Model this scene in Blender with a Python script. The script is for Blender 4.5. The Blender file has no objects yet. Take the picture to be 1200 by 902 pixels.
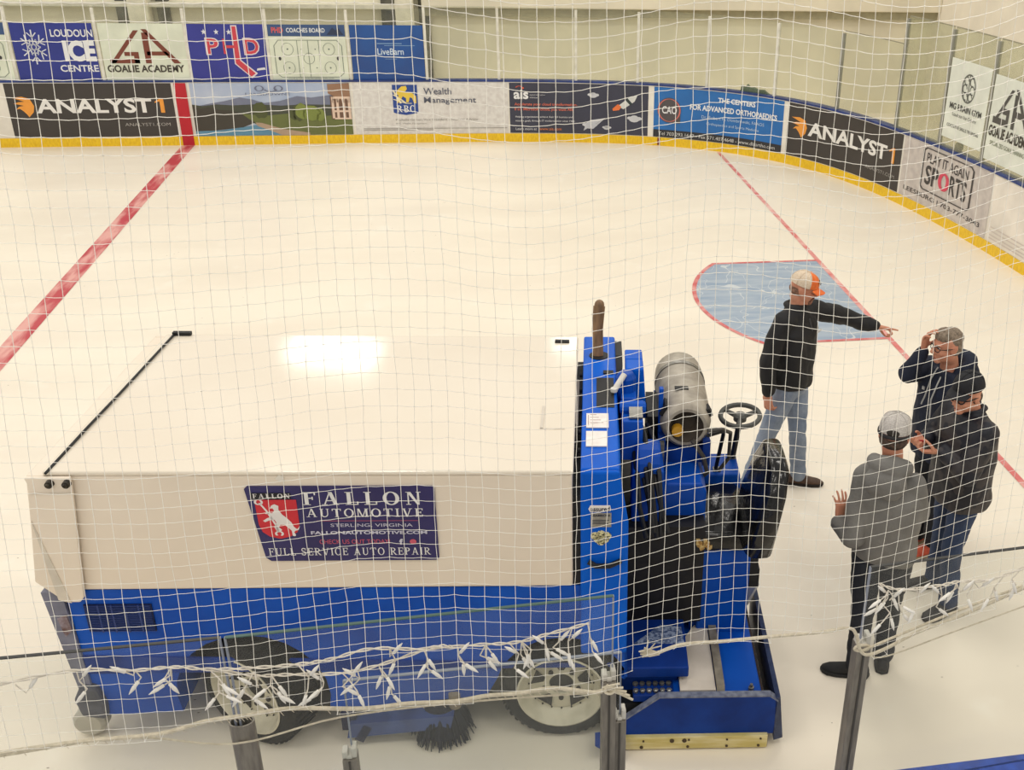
import bpy, bmesh, math, random
from math import sin, cos, pi, radians as R, hypot, atan2, sqrt
from mathutils import Vector as V, Matrix, noise, geometry
random.seed(7)
scene = bpy.context.scene
COL = scene.collection

# ------------------------------------------------------------------ materials
def lin(c):
    def f(x):
        x /= 255.0
        return x / 12.92 if x <= .04045 else ((x + .055) / 1.055) ** 2.4
    return (f(c[0]), f(c[1]), f(c[2]), 1)
MATS = {}
def mat(name, rgb, rough=.5, metal=0.0, rgb2=None, scale=8.0, detail=4.0, bump=0.0, bscale=None, stretch=(1, 1, 1), spec=.5, lo=.35, hi=.65, coat=0.0):
    """procedural principled material: noise mix between two colours and optional noise bump"""
    if name in MATS: return MATS[name]
    m = bpy.data.materials.new(name); m.use_nodes = True
    nt = m.node_tree; b = nt.nodes['Principled BSDF']
    b.inputs['Roughness'].default_value = rough; b.inputs['Metallic'].default_value = metal
    b.inputs['Specular IOR Level'].default_value = spec; b.inputs['Coat Weight'].default_value = coat
    tc = nt.nodes.new('ShaderNodeTexCoord'); mp = nt.nodes.new('ShaderNodeMapping')
    mp.inputs['Scale'].default_value = stretch
    nt.links.new(tc.outputs['Object'], mp.inputs['Vector'])
    n = nt.nodes.new('ShaderNodeTexNoise'); n.inputs['Scale'].default_value = scale; n.inputs['Detail'].default_value = detail
    nt.links.new(mp.outputs['Vector'], n.inputs['Vector'])
    r = nt.nodes.new('ShaderNodeValToRGB')
    r.color_ramp.elements[0].position = lo; r.color_ramp.elements[1].position = hi
    c2 = rgb2 or tuple(max(0, x * .93) for x in rgb)
    r.color_ramp.elements[0].color = lin(c2); r.color_ramp.elements[1].color = lin(rgb)
    nt.links.new(n.outputs['Fac'], r.inputs['Fac']); nt.links.new(r.outputs['Color'], b.inputs['Base Color'])
    if bump:
        n2 = nt.nodes.new('ShaderNodeTexNoise'); n2.inputs['Scale'].default_value = bscale or scale; n2.inputs['Detail'].default_value = 5
        nt.links.new(mp.outputs['Vector'], n2.inputs['Vector'])
        bp = nt.nodes.new('ShaderNodeBump'); bp.inputs['Strength'].default_value = bump; bp.inputs['Distance'].default_value = .02
        nt.links.new(n2.outputs['Fac'], bp.inputs['Height']); nt.links.new(bp.outputs['Normal'], b.inputs['Normal'])
    MATS[name] = m
    return m
def glass_mat(name, tint, haze, hazecol, gloss=.05):
    if name in MATS: return MATS[name]
    m = bpy.data.materials.new(name); m.use_nodes = True
    nt = m.node_tree; nt.nodes.clear()
    out = nt.nodes.new('ShaderNodeOutputMaterial')
    tr = nt.nodes.new('ShaderNodeBsdfTransparent'); tr.inputs['Color'].default_value = lin(tint)
    df = nt.nodes.new('ShaderNodeBsdfDiffuse'); df.inputs['Color'].default_value = lin(hazecol)
    gl = nt.nodes.new('ShaderNodeBsdfGlossy'); gl.inputs['Roughness'].default_value = .05
    tc = nt.nodes.new('ShaderNodeTexCoord'); n = nt.nodes.new('ShaderNodeTexNoise'); n.inputs['Scale'].default_value = 3; n.inputs['Detail'].default_value = 6
    nt.links.new(tc.outputs['Object'], n.inputs['Vector'])
    mr = nt.nodes.new('ShaderNodeMapRange'); mr.inputs['To Min'].default_value = haze * .6; mr.inputs['To Max'].default_value = haze * 1.4
    mr.inputs['From Min'].default_value = .3; mr.inputs['From Max'].default_value = .7
    nt.links.new(n.outputs['Fac'], mr.inputs['Value'])
    m1 = nt.nodes.new('ShaderNodeMixShader'); m2 = nt.nodes.new('ShaderNodeMixShader'); m2.inputs['Fac'].default_value = gloss
    nt.links.new(mr.outputs['Result'], m1.inputs['Fac']); nt.links.new(tr.outputs[0], m1.inputs[1]); nt.links.new(df.outputs[0], m1.inputs[2])
    nt.links.new(m1.outputs[0], m2.inputs[1]); nt.links.new(gl.outputs[0], m2.inputs[2]); nt.links.new(m2.outputs[0], out.inputs[0])
    MATS[name] = m
    return m

# ------------------------------------------------------------------ mesh builder
class MB:
    def __init__(s): s.v = []; s.f = []
    def add(s, vs, fs):
        o = len(s.v); s.v += [V(x) for x in vs]; s.f += [tuple(i + o for i in f) for f in fs]; return s
    def box(s, x0, x1, y0, y1, z0, z1):
        return s.add([(x, y, z) for z in (z0, z1) for y in (y0, y1) for x in (x0, x1)],
                     [(0, 2, 3, 1), (4, 5, 7, 6), (0, 1, 5, 4), (2, 6, 7, 3), (0, 4, 6, 2), (1, 3, 7, 5)])
    def obox(s, c, size, rx=0, ry=0, rz=0):
        M = Matrix.Rotation(rz, 3, 'Z') @ Matrix.Rotation(ry, 3, 'Y') @ Matrix.Rotation(rx, 3, 'X')
        h = V(size) / 2; c = V(c)
        return s.add([c + M @ V((x * h.x, y * h.y, z * h.z)) for z in (-1, 1) for y in (-1, 1) for x in (-1, 1)],
                     [(0, 2, 3, 1), (4, 5, 7, 6), (0, 1, 5, 4), (2, 6, 7, 3), (0, 4, 6, 2), (1, 3, 7, 5)])
    def prism(s, poly, fn, a0, a1):
        """poly: 2D list, fn(u,v,w)->3D"""
        n = len(poly)
        vs = [fn(u, v, a0) for u, v in poly] + [fn(u, v, a1) for u, v in poly]
        fs = [tuple(range(n)), tuple(range(2 * n - 1, n - 1, -1))] + [(i, (i + 1) % n, n + (i + 1) % n, n + i) for i in range(n)]
        return s.add(vs, fs)
    def loft(s, rings, closed=True):
        n = len(rings[0]); vs = [p for r in rings for p in r]; fs = []
        for k in range(len(rings) - 1):
            for i in range(n):
                j = (i + 1) % n
                fs.append((k * n + i, k * n + j, (k + 1) * n + j, (k + 1) * n + i))
        if closed: fs += [tuple(range(n))[::-1], tuple(range((len(rings) - 1) * n, len(rings) * n))]
        return s.add(vs, fs)
    def tube(s, pts, r, n=8, side=None, flat=1.0):
        pts = [V(p) for p in pts]; m = len(pts)
        rs = r if isinstance(r, (list, tuple)) else [r] * m
        rings = []; prev = None
        for i, p in enumerate(pts):
            t = (pts[min(i + 1, m - 1)] - pts[max(i - 1, 0)])
            t = t.normalized() if t.length > 1e-9 else V((0, 0, 1))
            if side is not None: a = V(side)
            elif prev is not None: a = prev
            else: a = V((0, 0, 1)) if abs(t.z) < .9 else V((1, 0, 0))
            a = (a - t * a.dot(t))
            if a.length < 1e-6: a = t.orthogonal()
            a.normalize(); b = t.cross(a); prev = a
            rings.append([p + a * cos(2 * pi * k / n) * rs[i] + b * sin(2 * pi * k / n) * rs[i] * flat for k in range(n)])
        return s.loft(rings)
    def capsule(s, pts, rs, n=12):
        """tube with rounded ends for fusing"""
        pts = [V(p) for p in pts]
        rs = list(rs) if isinstance(rs, (list, tuple)) else [rs] * len(pts)
        d0 = (pts[0] - pts[1]).normalized(); d1 = (pts[-1] - pts[-2]).normalized()
        P = []; Q = []
        for a in (.98, .8, .45): P.append(pts[0] + d0 * rs[0] * a); Q.append(rs[0] * sqrt(1 - a * a))
        P += pts; Q += rs
        for a in (.45, .8, .98): P.append(pts[-1] + d1 * rs[-1] * a); Q.append(rs[-1] * sqrt(1 - a * a))
        return s.tube(P, Q, n)
    def lathe(s, prof, c=(0, 0, 0), axis='z', n=24, closed=True):
        c = V(c)
        def fn(r, h, a):
            if axis == 'z': return c + V((r * cos(a), r * sin(a), h))
            if axis == 'y': return c + V((r * cos(a), h, r * sin(a)))
            return c + V((h, r * cos(a), r * sin(a)))
        return s.loft([[fn(r, h, 2 * pi * k / n) for k in range(n)] for r, h in prof], closed)
    def ell(s, c, rad, ax=None, nu=16, nv=10):
        c = V(c); X, Y, Z = [V(a) for a in (ax or ((1, 0, 0), (0, 1, 0), (0, 0, 1)))]
        rings = []
        for j in range(nv + 1):
            t = -pi / 2 + pi * (.02 + .96 * j / nv)
            rings.append([c + X * rad[0] * cos(t) * cos(2 * pi * k / nu) + Y * rad[1] * cos(t) * sin(2 * pi * k / nu) + Z * rad[2] * sin(t) for k in range(nu)])
        return s.loft(rings)
    def mesh(s, name):
        me = bpy.data.meshes.new(name); me.from_pydata([tuple(v) for v in s.v], [], s.f)
        bm = bmesh.new(); bm.from_mesh(me); bmesh.ops.recalc_face_normals(bm, faces=bm.faces); bm.to_mesh(me); bm.free()
        return me
    def build(s, name, m, parent=None, smooth=False, bevel=0, seg=2):
        me = s.mesh(name); me.materials.append(m)
        o = bpy.data.objects.new(name, me); COL.objects.link(o)
        if parent is not None: o.parent = parent
        if smooth:
            me.polygons.foreach_set('use_smooth', [True] * len(me.polygons))
            if smooth != 'all': me.set_sharp_from_angle(angle=R(40))
        if bevel:
            md = o.modifiers.new('bevel', 'BEVEL'); md.width = bevel; md.segments = seg; md.limit_method = 'ANGLE'; md.angle_limit = R(40)
        return o
def fuse(mb, name, m, parent, voxel=.008, smooth=4, fold=0.0, fscale=9.0, fstretch=(1, 1, .6), keep=None):
    """voxel-remesh overlapping closed shapes into ONE continuous smooth surface"""
    me = mb.mesh(name); o = bpy.data.objects.new(name, me); COL.objects.link(o)
    md = o.modifiers.new('r', 'REMESH'); md.mode = 'VOXEL'; md.voxel_size = voxel; md.adaptivity = 0
    if smooth:
        sm = o.modifiers.new('s', 'SMOOTH'); sm.factor = .5; sm.iterations = smooth
    dg = bpy.context.evaluated_depsgraph_get(); dg.update()
    ne = bpy.data.meshes.new_from_object(o.evaluated_get(dg))
    o.modifiers.clear(); o.data = ne; ne.name = name
    if fold:
        ne.update(); ns = [v.normal.copy() for v in ne.vertices]
        for v, nn in zip(ne.vertices, ns):
            p = V((v.co.x * fstretch[0], v.co.y * fstretch[1], v.co.z * fstretch[2])) * fscale
            d = noise.noise(p) + .5 * noise.noise(p * 2.3 + V((3, 1, 7)))
            v.co += nn * (abs(d) ** .8 * (1 if d > 0 else -1)) * fold
    ne.materials.clear(); ne.materials.append(m)
    ne.polygons.foreach_set('use_smooth', [True] * len(ne.polygons)); ne.update()
    if parent is not None: o.parent = parent
    return o
def tag(o, label=None, cat=None, group=None, kind=None):
    for k, v in (('label', label), ('category', cat), ('group', group), ('kind', kind)):
        if v: o[k] = v
    return o
def thing(name, loc=(0, 0, 0), rz=0, label=None, cat=None, group=None):
    o = bpy.data.objects.new(name, None); COL.objects.link(o); o.location = loc; o.rotation_euler = (0, 0, rz); o.empty_display_size = .2
    return tag(o, label, cat, group)

# ------------------------------------------------------------------ flat graphics (lettering and art)
class G2:
    """2D graphic accumulator, mapped onto a surface later"""
    def __init__(s): s.v = []; s.f = []
    def add(s, vs, fs):
        o = len(s.v); s.v += [tuple(p[:2]) for p in vs]; s.f += [tuple(i + o for i in f) for f in fs]; return s
    def poly(s, pts):
        tri = geometry.tessellate_polygon([[V((p[0], p[1], 0)) for p in pts]])
        return s.add(pts, [tuple(t) for t in tri])
    def rect(s, x0, y0, x1, y1): return s.add([(x0, y0), (x1, y0), (x1, y1), (x0, y1)], [(0, 1, 2, 3)])
    def grid(s, x0, y0, x1, y1, nx, ny=1):
        vs = [(x0 + (x1 - x0) * i / nx, y0 + (y1 - y0) * j / ny) for j in range(ny + 1) for i in range(nx + 1)]
        fs = [(j * (nx + 1) + i, j * (nx + 1) + i + 1, (j + 1) * (nx + 1) + i + 1, (j + 1) * (nx + 1) + i) for j in range(ny) for i in range(nx)]
        return s.add(vs, fs)
    def line(s, pts, w, close=False):
        if close: pts = list(pts) + [pts[0]]
        P = [pts[0]]
        for p in pts[1:]:
            if hypot(p[0] - P[-1][0], p[1] - P[-1][1]) > 1e-6: P.append(p)
        n = len(P); loop = n > 2 and hypot(P[0][0] - P[-1][0], P[0][1] - P[-1][1]) < 1e-6; vs = []
        for i in range(n):
            a = P[i - 1] if i else (P[-2] if loop else None); b = P[i + 1] if i < n - 1 else (P[1] if loop else None)
            d = []
            for q0, q1 in ((a, P[i]), (P[i], b)):
                if q0 and q1:
                    L = hypot(q1[0] - q0[0], q1[1] - q0[1]); d.append((-(q1[1] - q0[1]) / L, (q1[0] - q0[0]) / L))
            nx, ny = sum(x[0] for x in d) / len(d), sum(x[1] for x in d) / len(d); k = max(.35, nx * nx + ny * ny)
            vs += [(P[i][0] + nx / k * w / 2, P[i][1] + ny / k * w / 2), (P[i][0] - nx / k * w / 2, P[i][1] - ny / k * w / 2)]
        return s.add(vs, [(2 * i, 2 * i + 1, 2 * i + 3, 2 * i + 2) for i in range(n - 1)])
    def arc(s, cx, cy, r, a0, a1, w, n=20, ry=None):
        ry = r if ry is None else ry
        return s.line([(cx + r * cos(R(a0 + (a1 - a0) * i / n)), cy + ry * sin(R(a0 + (a1 - a0) * i / n))) for i in range(n + 1)], w)
    def disc(s, cx, cy, r, ry=None, n=20):
        ry = r if ry is None else ry
        return s.add([(cx, cy)] + [(cx + r * cos(2 * pi * i / n), cy + ry * sin(2 * pi * i / n)) for i in range(n)], [(0, 1 + i, 1 + (i + 1) % n) for i in range(n)])
    def text(s, txt, x0, y0, x1, y1, bold=0.0, shear=0.0):
        """fit the text's ink into the box"""
        cu = bpy.data.curves.new('t', 'FONT'); cu.body = txt; cu.size = 1; cu.offset = bold; cu.shear = shear; cu.resolution_u = 3
        o = bpy.data.objects.new('t', cu); COL.objects.link(o)
        dg = bpy.context.evaluated_depsgraph_get(); dg.update()
        me = bpy.data.meshes.new_from_object(o.evaluated_get(dg))
        vs = [v.co.copy() for v in me.vertices]; fs = [tuple(p.vertices) for p in me.polygons]
        bpy.data.objects.remove(o); bpy.data.curves.remove(cu); bpy.data.meshes.remove(me)
        ax = min(v.x for v in vs); bx = max(v.x for v in vs); ay = min(v.y for v in vs); by = max(v.y for v in vs)
        return s.add([(x0 + (v.x - ax) / (bx - ax) * (x1 - x0), y0 + (v.y - ay) / (by - ay) * (y1 - y0)) for v in vs], fs)
    def serif(s, txt, x0, y0, x1, y1, tk=.17, th=.075, gap=.22):
        """own serif capitals built from strokes"""
        tmp = G2(); x = 0
        for ch in txt:
            if ch == ' ': x += .55; continue
            w = SERIF_W.get(ch, .8); g = G2(); serif_glyph(g, ch, w, tk, th)
            tmp.add([(p[0] + x, p[1]) for p in g.v], g.f); x += w + gap
        x -= gap
        return s.add([(x0 + p[0] / x * (x1 - x0), y0 + p[1] * (y1 - y0)) for p in tmp.v], tmp.f)
    def put(s, name, m, parent, fn, off=0.0, label=None):
        if not s.v: return None
        me = bpy.data.meshes.new(name); me.from_pydata([tuple(fn(u, v, off)) for u, v in s.v], [], s.f); me.materials.append(m)
        o = bpy.data.objects.new(name, me); COL.objects.link(o); o.parent = parent
        if label: o['label'] = label
        return o
SERIF_W = dict(I=.32, M=1.0, N=.85, O=.85, A=.9, V=.88, U=.82, E=.68, F=.66, L=.66, T=.78, S=.6, C=.78, R=.8, P=.68, B=.7)
SERIF_W['.'] = .15
def serif_glyph(g, c, w, k, t):
    sf = .09
    def vs(x, y0=0, y1=1, kk=k, top=True, bot=True):
        g.rect(x - kk / 2, y0, x + kk / 2, y1)
        if bot: g.rect(x - kk / 2 - sf, y0, x + kk / 2 + sf, y0 + t * .7)
        if top: g.rect(x - kk / 2 - sf, y1 - t * .7, x + kk / 2 + sf, y1)
    L = k / 2 + sf
    if c == 'I': vs(w / 2)
    elif c in 'FEL':
        vs(L)
        if c in 'FE': g.rect(L, 1 - t, w, 1); g.rect(w - t, .76, w, 1); g.rect(L, .49, w * .8, .49 + t); g.rect(w * .8 - t, .4, w * .8, .64)
        if c in 'EL': g.rect(L, 0, w, t); g.rect(w - t, 0, w, .26)
    elif c == 'T': vs(w / 2, top=False); g.rect(0, 1 - t, w, 1); g.rect(0, .74, t, 1); g.rect(w - t, .74, w, 1)
    elif c in 'AV':
        y0, y1 = (0, 1) if c == 'A' else (1, 0); a, b = (t, k) if c == 'A' else (k, t)
        g.add([(sf, y0), (sf + a, y0), (w / 2 + a * .4, y1), (w / 2 - a * .6, y1)], [(0, 1, 2, 3)])
        g.add([(w - sf - b, y0), (w - sf, y0), (w / 2 + b * .5, y1), (w / 2 - b * .5, y1)], [(0, 1, 2, 3)])
        for xx in (sf + a / 2, w - sf - b / 2): g.rect(xx - .15, min(y0, 1 - t * .7) if y0 else 0, xx + .15, 1 if y0 else t * .7)
        if c == 'A': g.rect(w * .25, .3, w * .75, .3 + t)
    elif c == 'N':
        vs(L - .03, kk=t); vs(w - L + .03, kk=t, bot=False); g.add([(sf, 1), (sf + k, 1), (w - L + .06, 0), (w - L - .06, 0)], [(0, 1, 2, 3)])
    elif c == 'M':
        vs(L - .05, kk=t, top=False); vs(w - L + .02); g.add([(sf - .02, 1), (sf + k, 1), (w / 2 + .03, 0), (w / 2 - .06, 0)], [(0, 1, 2, 3)])
        g.add([(w - L - .06, 1), (w - L + .02, 1), (w / 2 + .04, 0), (w / 2 - .04, 0)], [(0, 1, 2, 3)])
    elif c in 'OC':
        n = 28; a0, a1 = (0, 360) if c == 'O' else (45, 318); vv = []
        for i in range(n + 1):
            a = R(a0 + (a1 - a0) * i / n); vv += [(w / 2 + w / 2 * cos(a), .5 + .52 * sin(a)), (w / 2 + (w / 2 - k) * cos(a), .5 + (.52 - t) * sin(a))]
        g.add(vv, [(2 * i, 2 * i + 2, 2 * i + 3, 2 * i + 1) for i in range(n)])
        if c == 'C': g.rect(w - t * 1.3, .68, w - t * .3, 1)
    elif c == 'U':
        vs(L, .32, 1, bot=False); vs(w - L + .03, .32, 1, kk=t, bot=False)
        n = 14; vv = []; cx = w / 2 - .02; ro = w / 2 - sf
        for i in range(n + 1):
            a = R(180 + 180 * i / n); ki = k + (t - k) * i / n
            vv += [(cx + ro * cos(a), .34 + .36 * sin(a)), (cx + (ro - ki) * cos(a), .34 + (.36 - t * 1.2) * sin(a))]
        g.add(vv, [(2 * i, 2 * i + 2, 2 * i + 3, 2 * i + 1) for i in range(n)])
    elif c == 'S':
        pts = []
        for i in range(13): a = R(40 + 230 * i / 12); pts.append((w / 2 + (w / 2 - .08) * cos(a), .75 + .21 * sin(a)))
        for i in range(13): a = R(90 - 230 * i / 12); pts.append((w / 2 + (w / 2 - .07) * cos(a), .27 + .23 * sin(a)))
        g.line(pts, k * .72); g.rect(w - t * 1.3, .68, w - t * .3, .98); g.rect(t * .2, .03, t * 1.2, .33)
    elif c in 'RPB':
        vs(L); n = 14; vv = []; yc = .73; rx = w - L - .05 if c != 'R' else w - L - .14
        for i in range(n + 1):
            a = R(90 - 180 * i / n); q = k * cos(a) * .9
            vv += [(L + .02 + rx * max(0, cos(a)) ** .7, yc + .27 * sin(a)), (L + .02 + max(0, rx - k * .95) * max(0, cos(a)) ** .7, yc + (.27 - t) * sin(a))]
        g.add(vv, [(2 * i, 2 * i + 2, 2 * i + 3, 2 * i + 1) for i in range(n)])
        if c == 'R': g.add([(L + .1, .48), (L + .1 + k, .48), (w + .02, 0), (w - k - .02, 0)], [(0, 1, 2, 3)]); g.rect(w - k - .05, 0, w + .06, t * .7)
        if c == 'B': g.arc(L + .02, .24, rx - .02, 90, -90, k * .8, 12, .22)
    elif c == '.': g.disc(w / 2, .08, .09)
    elif c == ',': g.disc(w / 2, .08, .09)
# ------------------------------------------------------------------ the rink outline (plan view) and its dasher boards
CTRL=[(-14,18.59),(-10,18.59),(-6,18.59),(-3,18.59),(-1,18.59),(.6,18.58),(2.1,18.46),(3.4,18.17),(4.45,17.66),(5.25,16.97),(5.82,16.15),(6.22,15.2),(6.50,14.1),(6.69,12.9),(6.82,11.6),(6.90,10),(6.92,8),(6.92,6)]
def catmull(P,n=24):
    out=[]
    for i in range(len(P)-1):
        p0=P[max(i-1,0)];p1=P[i];p2=P[i+1];p3=P[min(i+2,len(P)-1)]
        for k in range(n):
            t=k/n
            out.append(tuple(.5*((2*b)+(c-a)*t+(2*a-5*b+4*c-d)*t*t+(3*b-a-3*c+d)*t**3) for a,b,c,d in zip(p0,p1,p2,p3)))
    out.append(P[-1]); return out
DENSE=catmull(CTRL)
S=[-14.0]
for a,b in zip(DENSE,DENSE[1:]): S.append(S[-1]+math.hypot(b[0]-a[0],b[1]-a[1]))
def path(s):
    lo,hi=0,len(S)-1
    if s>=S[-1]: lo=len(S)-2
    else:
        while hi-lo>1:
            m=(lo+hi)//2
            if S[m]<=s: lo=m
            else: hi=m
    t=(s-S[lo])/(S[lo+1]-S[lo])
    a,b=DENSE[lo],DENSE[lo+1]
    dx,dy=b[0]-a[0],b[1]-a[1]; L=math.hypot(dx,dy)
    return (a[0]+dx*t,a[1]+dy*t),(dy/L,-dx/L)   # point, inward normal (towards the ice)
def on_boards(u, v, off=0.0):
    (x, y), n = path(u)
    return (x + n[0] * off, y + n[1] * off, v)
def ribbon(mb, s0, s1, z0, z1, o0, o1, step=.12):
    n = max(1, int((s1 - s0) / step)); rings = []
    for i in range(n + 1):
        s = s0 + (s1 - s0) * i / n
        rings.append([V(on_boards(s, z0, o0)), V(on_boards(s, z0, o1)), V(on_boards(s, z1, o1)), V(on_boards(s, z1, o0))])
    return mb.loft(rings)
WHITE = mat('sign_white', (235, 232, 222), .5)
def plain(name, rgb, rough=.5, **k): return mat(name, rgb, rough, rgb2=tuple(x * .96 for x in rgb), **k)

# ------------------------------------------------------------------ ice
def ice_mat():
    m = bpy.data.materials.new('ice'); m.use_nodes = True; nt = m.node_tree; b = nt.nodes['Principled BSDF']
    tc = nt.nodes.new('ShaderNodeTexCoord')
    def nz(scale, st, det=5, rot=0):
        mp = nt.nodes.new('ShaderNodeMapping'); mp.inputs['Scale'].default_value = st; mp.inputs['Rotation'].default_value = (0, 0, rot)
        nt.links.new(tc.outputs['Object'], mp.inputs['Vector'])
        n = nt.nodes.new('ShaderNodeTexNoise'); n.inputs['Scale'].default_value = scale; n.inputs['Detail'].default_value = det
        nt.links.new(mp.outputs['Vector'], n.inputs['Vector']); return n
    a = nz(.55, (.5, 1.6, 1), 5, .1); r = nt.nodes.new('ShaderNodeValToRGB')
    r.color_ramp.elements[0].position = .3; r.color_ramp.elements[1].position = .62
    r.color_ramp.elements[0].color = lin((234, 224, 207)); r.color_ramp.elements[1].color = lin((243, 234, 217))
    nt.links.new(a.outputs['Fac'], r.inputs['Fac'])
    sn = nz(2.2, (1, 1, 1), 8); r2 = nt.nodes.new('ShaderNodeValToRGB'); r2.color_ramp.elements[0].position = .6; r2.color_ramp.elements[1].position = .72
    nt.links.new(sn.outputs['Fac'], r2.inputs['Fac'])
    mx = nt.nodes.new('ShaderNodeMix'); mx.data_type = 'RGBA'; mx.inputs['B'].default_value = lin((246, 240, 226))
    mt = nt.nodes.new('ShaderNodeMath'); mt.operation = 'MULTIPLY'; mt.inputs[1].default_value = .5
    nt.links.new(r2.outputs['Color'], mt.inputs[0]); nt.links.new(mt.outputs[0], mx.inputs['Factor']); nt.links.new(r.outputs['Color'], mx.inputs['A'])
    vo = nt.nodes.new('ShaderNodeTexVoronoi'); vo.inputs['Scale'].default_value = 7; mpv = nt.nodes.new('ShaderNodeMapping'); mpv.inputs['Rotation'].default_value = (0, 0, .5); mpv.inputs['Scale'].default_value = (1, 2.2, 1)
    nt.links.new(tc.outputs['Object'], mpv.inputs['Vector']); nt.links.new(mpv.outputs['Vector'], vo.inputs['Vector'])
    lt = nt.nodes.new('ShaderNodeMath'); lt.operation = 'LESS_THAN'; lt.inputs[1].default_value = .055; nt.links.new(vo.outputs['Distance'], lt.inputs[0])
    ms = nz(.5, (1, 1, 1), 2); gt = nt.nodes.new('ShaderNodeMath'); gt.operation = 'GREATER_THAN'; gt.inputs[1].default_value = .52; nt.links.new(ms.outputs['Fac'], gt.inputs[0])
    sx = nt.nodes.new('ShaderNodeSeparateColor'); nt.links.new(vo.outputs['Color'], sx.inputs[0]); g3 = nt.nodes.new('ShaderNodeMath'); g3.operation = 'GREATER_THAN'; g3.inputs[1].default_value = .72; nt.links.new(sx.outputs[0], g3.inputs[0])
    m1 = nt.nodes.new('ShaderNodeMath'); m1.operation = 'MULTIPLY'; nt.links.new(lt.outputs[0], m1.inputs[0]); nt.links.new(gt.outputs[0], m1.inputs[1])
    m2 = nt.nodes.new('ShaderNodeMath'); m2.operation = 'MULTIPLY'; nt.links.new(m1.outputs[0], m2.inputs[0]); nt.links.new(g3.outputs[0], m2.inputs[1])
    fx = nt.nodes.new('ShaderNodeMix'); fx.data_type = 'RGBA'; fx.inputs['B'].default_value = lin((150, 140, 122))
    nt.links.new(m2.outputs[0], fx.inputs['Factor']); nt.links.new(mx.outputs['Result'], fx.inputs['A'])
    nt.links.new(fx.outputs['Result'], b.inputs['Base Color'])
    g = nz(1.1, (.6, 1.5, 1), 4); mr = nt.nodes.new('ShaderNodeMapRange'); mr.inputs['To Min'].default_value = .22; mr.inputs['To Max'].default_value = .5
    nt.links.new(g.outputs['Fac'], mr.inputs['Value']); nt.links.new(mr.outputs['Result'], b.inputs['Roughness'])
    b.inputs['Specular IOR Level'].default_value = .22
    return m
def paint_mat(name, rgb, worn, lo=.42, hi=.62, scale=9, stretch=(1, 1, 1), rough=.4):
    return mat(name, rgb, rough, rgb2=worn, scale=scale, detail=9, stretch=stretch, lo=lo, hi=hi, spec=.25)
ice = MB().box(-15, 9.6, 2.9, 21, -.12, 0).build('floor', ice_mat()); tag(ice, kind='structure')
G2().grid(-4.545, 3.05, -4.345, 18.55, 1, 40).put('center_line', paint_mat('line_red', (190, 66, 78), (226, 168, 160), .4, .58, 1.4, (5, 1, 1)), ice, lambda u, v, o: (u, v, .003))
GL = 4.4065
G2().rect(GL - .03, 3.1, GL + .03, 17.6).put('goal_line', paint_mat('line_red2', (218, 120, 118), (238, 200, 190), .3, .6, 4), ice, lambda u, v, o: (u, v, .004))
gy = 10.874; pts = []
a0 = math.degrees(math.asin(1.22 / 1.83))
for i in range(25):
    a = R(a0 - 2 * a0 * i / 24); pts.append((GL - 1.83 * cos(a), gy + 1.83 * sin(a)))
outline = [(GL, gy + 1.22)] + pts + [(GL, gy - 1.22)]
def crease_mat():
    m = mat('crease_blue', (140, 160, 184), .4, rgb2=(172, 184, 196), scale=2.2, detail=8, stretch=(1, 4, 1), lo=.35, hi=.7, spec=.25)
    nt = m.node_tree; b = nt.nodes['Principled BSDF']; src = b.inputs['Base Color'].links[0].from_socket
    tc = [n for n in nt.nodes if n.type == 'TEX_COORD'][0]; last = src
    for sc, rot in ((1.2, .6), (1.7, -.9), (.9, 2.1)):
        mp = nt.nodes.new('ShaderNodeMapping'); mp.inputs['Rotation'].default_value = (0, 0, rot); nt.links.new(tc.outputs['Object'], mp.inputs['Vector'])
        n = nt.nodes.new('ShaderNodeTexNoise'); n.inputs['Scale'].default_value = sc; n.inputs['Detail'].default_value = 2; nt.links.new(mp.outputs['Vector'], n.inputs['Vector'])
        s1 = nt.nodes.new('ShaderNodeMath'); s1.operation = 'SUBTRACT'; s1.inputs[1].default_value = .5; nt.links.new(n.outputs['Fac'], s1.inputs[0])
        s2 = nt.nodes.new('ShaderNodeMath'); s2.operation = 'ABSOLUTE'; nt.links.new(s1.outputs[0], s2.inputs[0])
        s3 = nt.nodes.new('ShaderNodeMath'); s3.operation = 'LESS_THAN'; s3.inputs[1].default_value = .0028; nt.links.new(s2.outputs[0], s3.inputs[0])
        mx = nt.nodes.new('ShaderNodeMix'); mx.data_type = 'RGBA'; mx.inputs['B'].default_value = lin((200, 206, 210))
        nt.links.new(s3.outputs[0], mx.inputs['Factor']); nt.links.new(last, mx.inputs['A']); last = mx.outputs['Result']
    nt.links.new(last, b.inputs['Base Color']); return m
cr = G2().poly(outline).put('goal_crease', crease_mat(), ice, lambda u, v, o: (u, v, .002))
G2().line(outline, .05).put('crease_border', paint_mat('crease_red', (206, 96, 98), (226, 170, 164), .3, .6, 6), cr, lambda u, v, o: (u, v, .0035))

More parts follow.
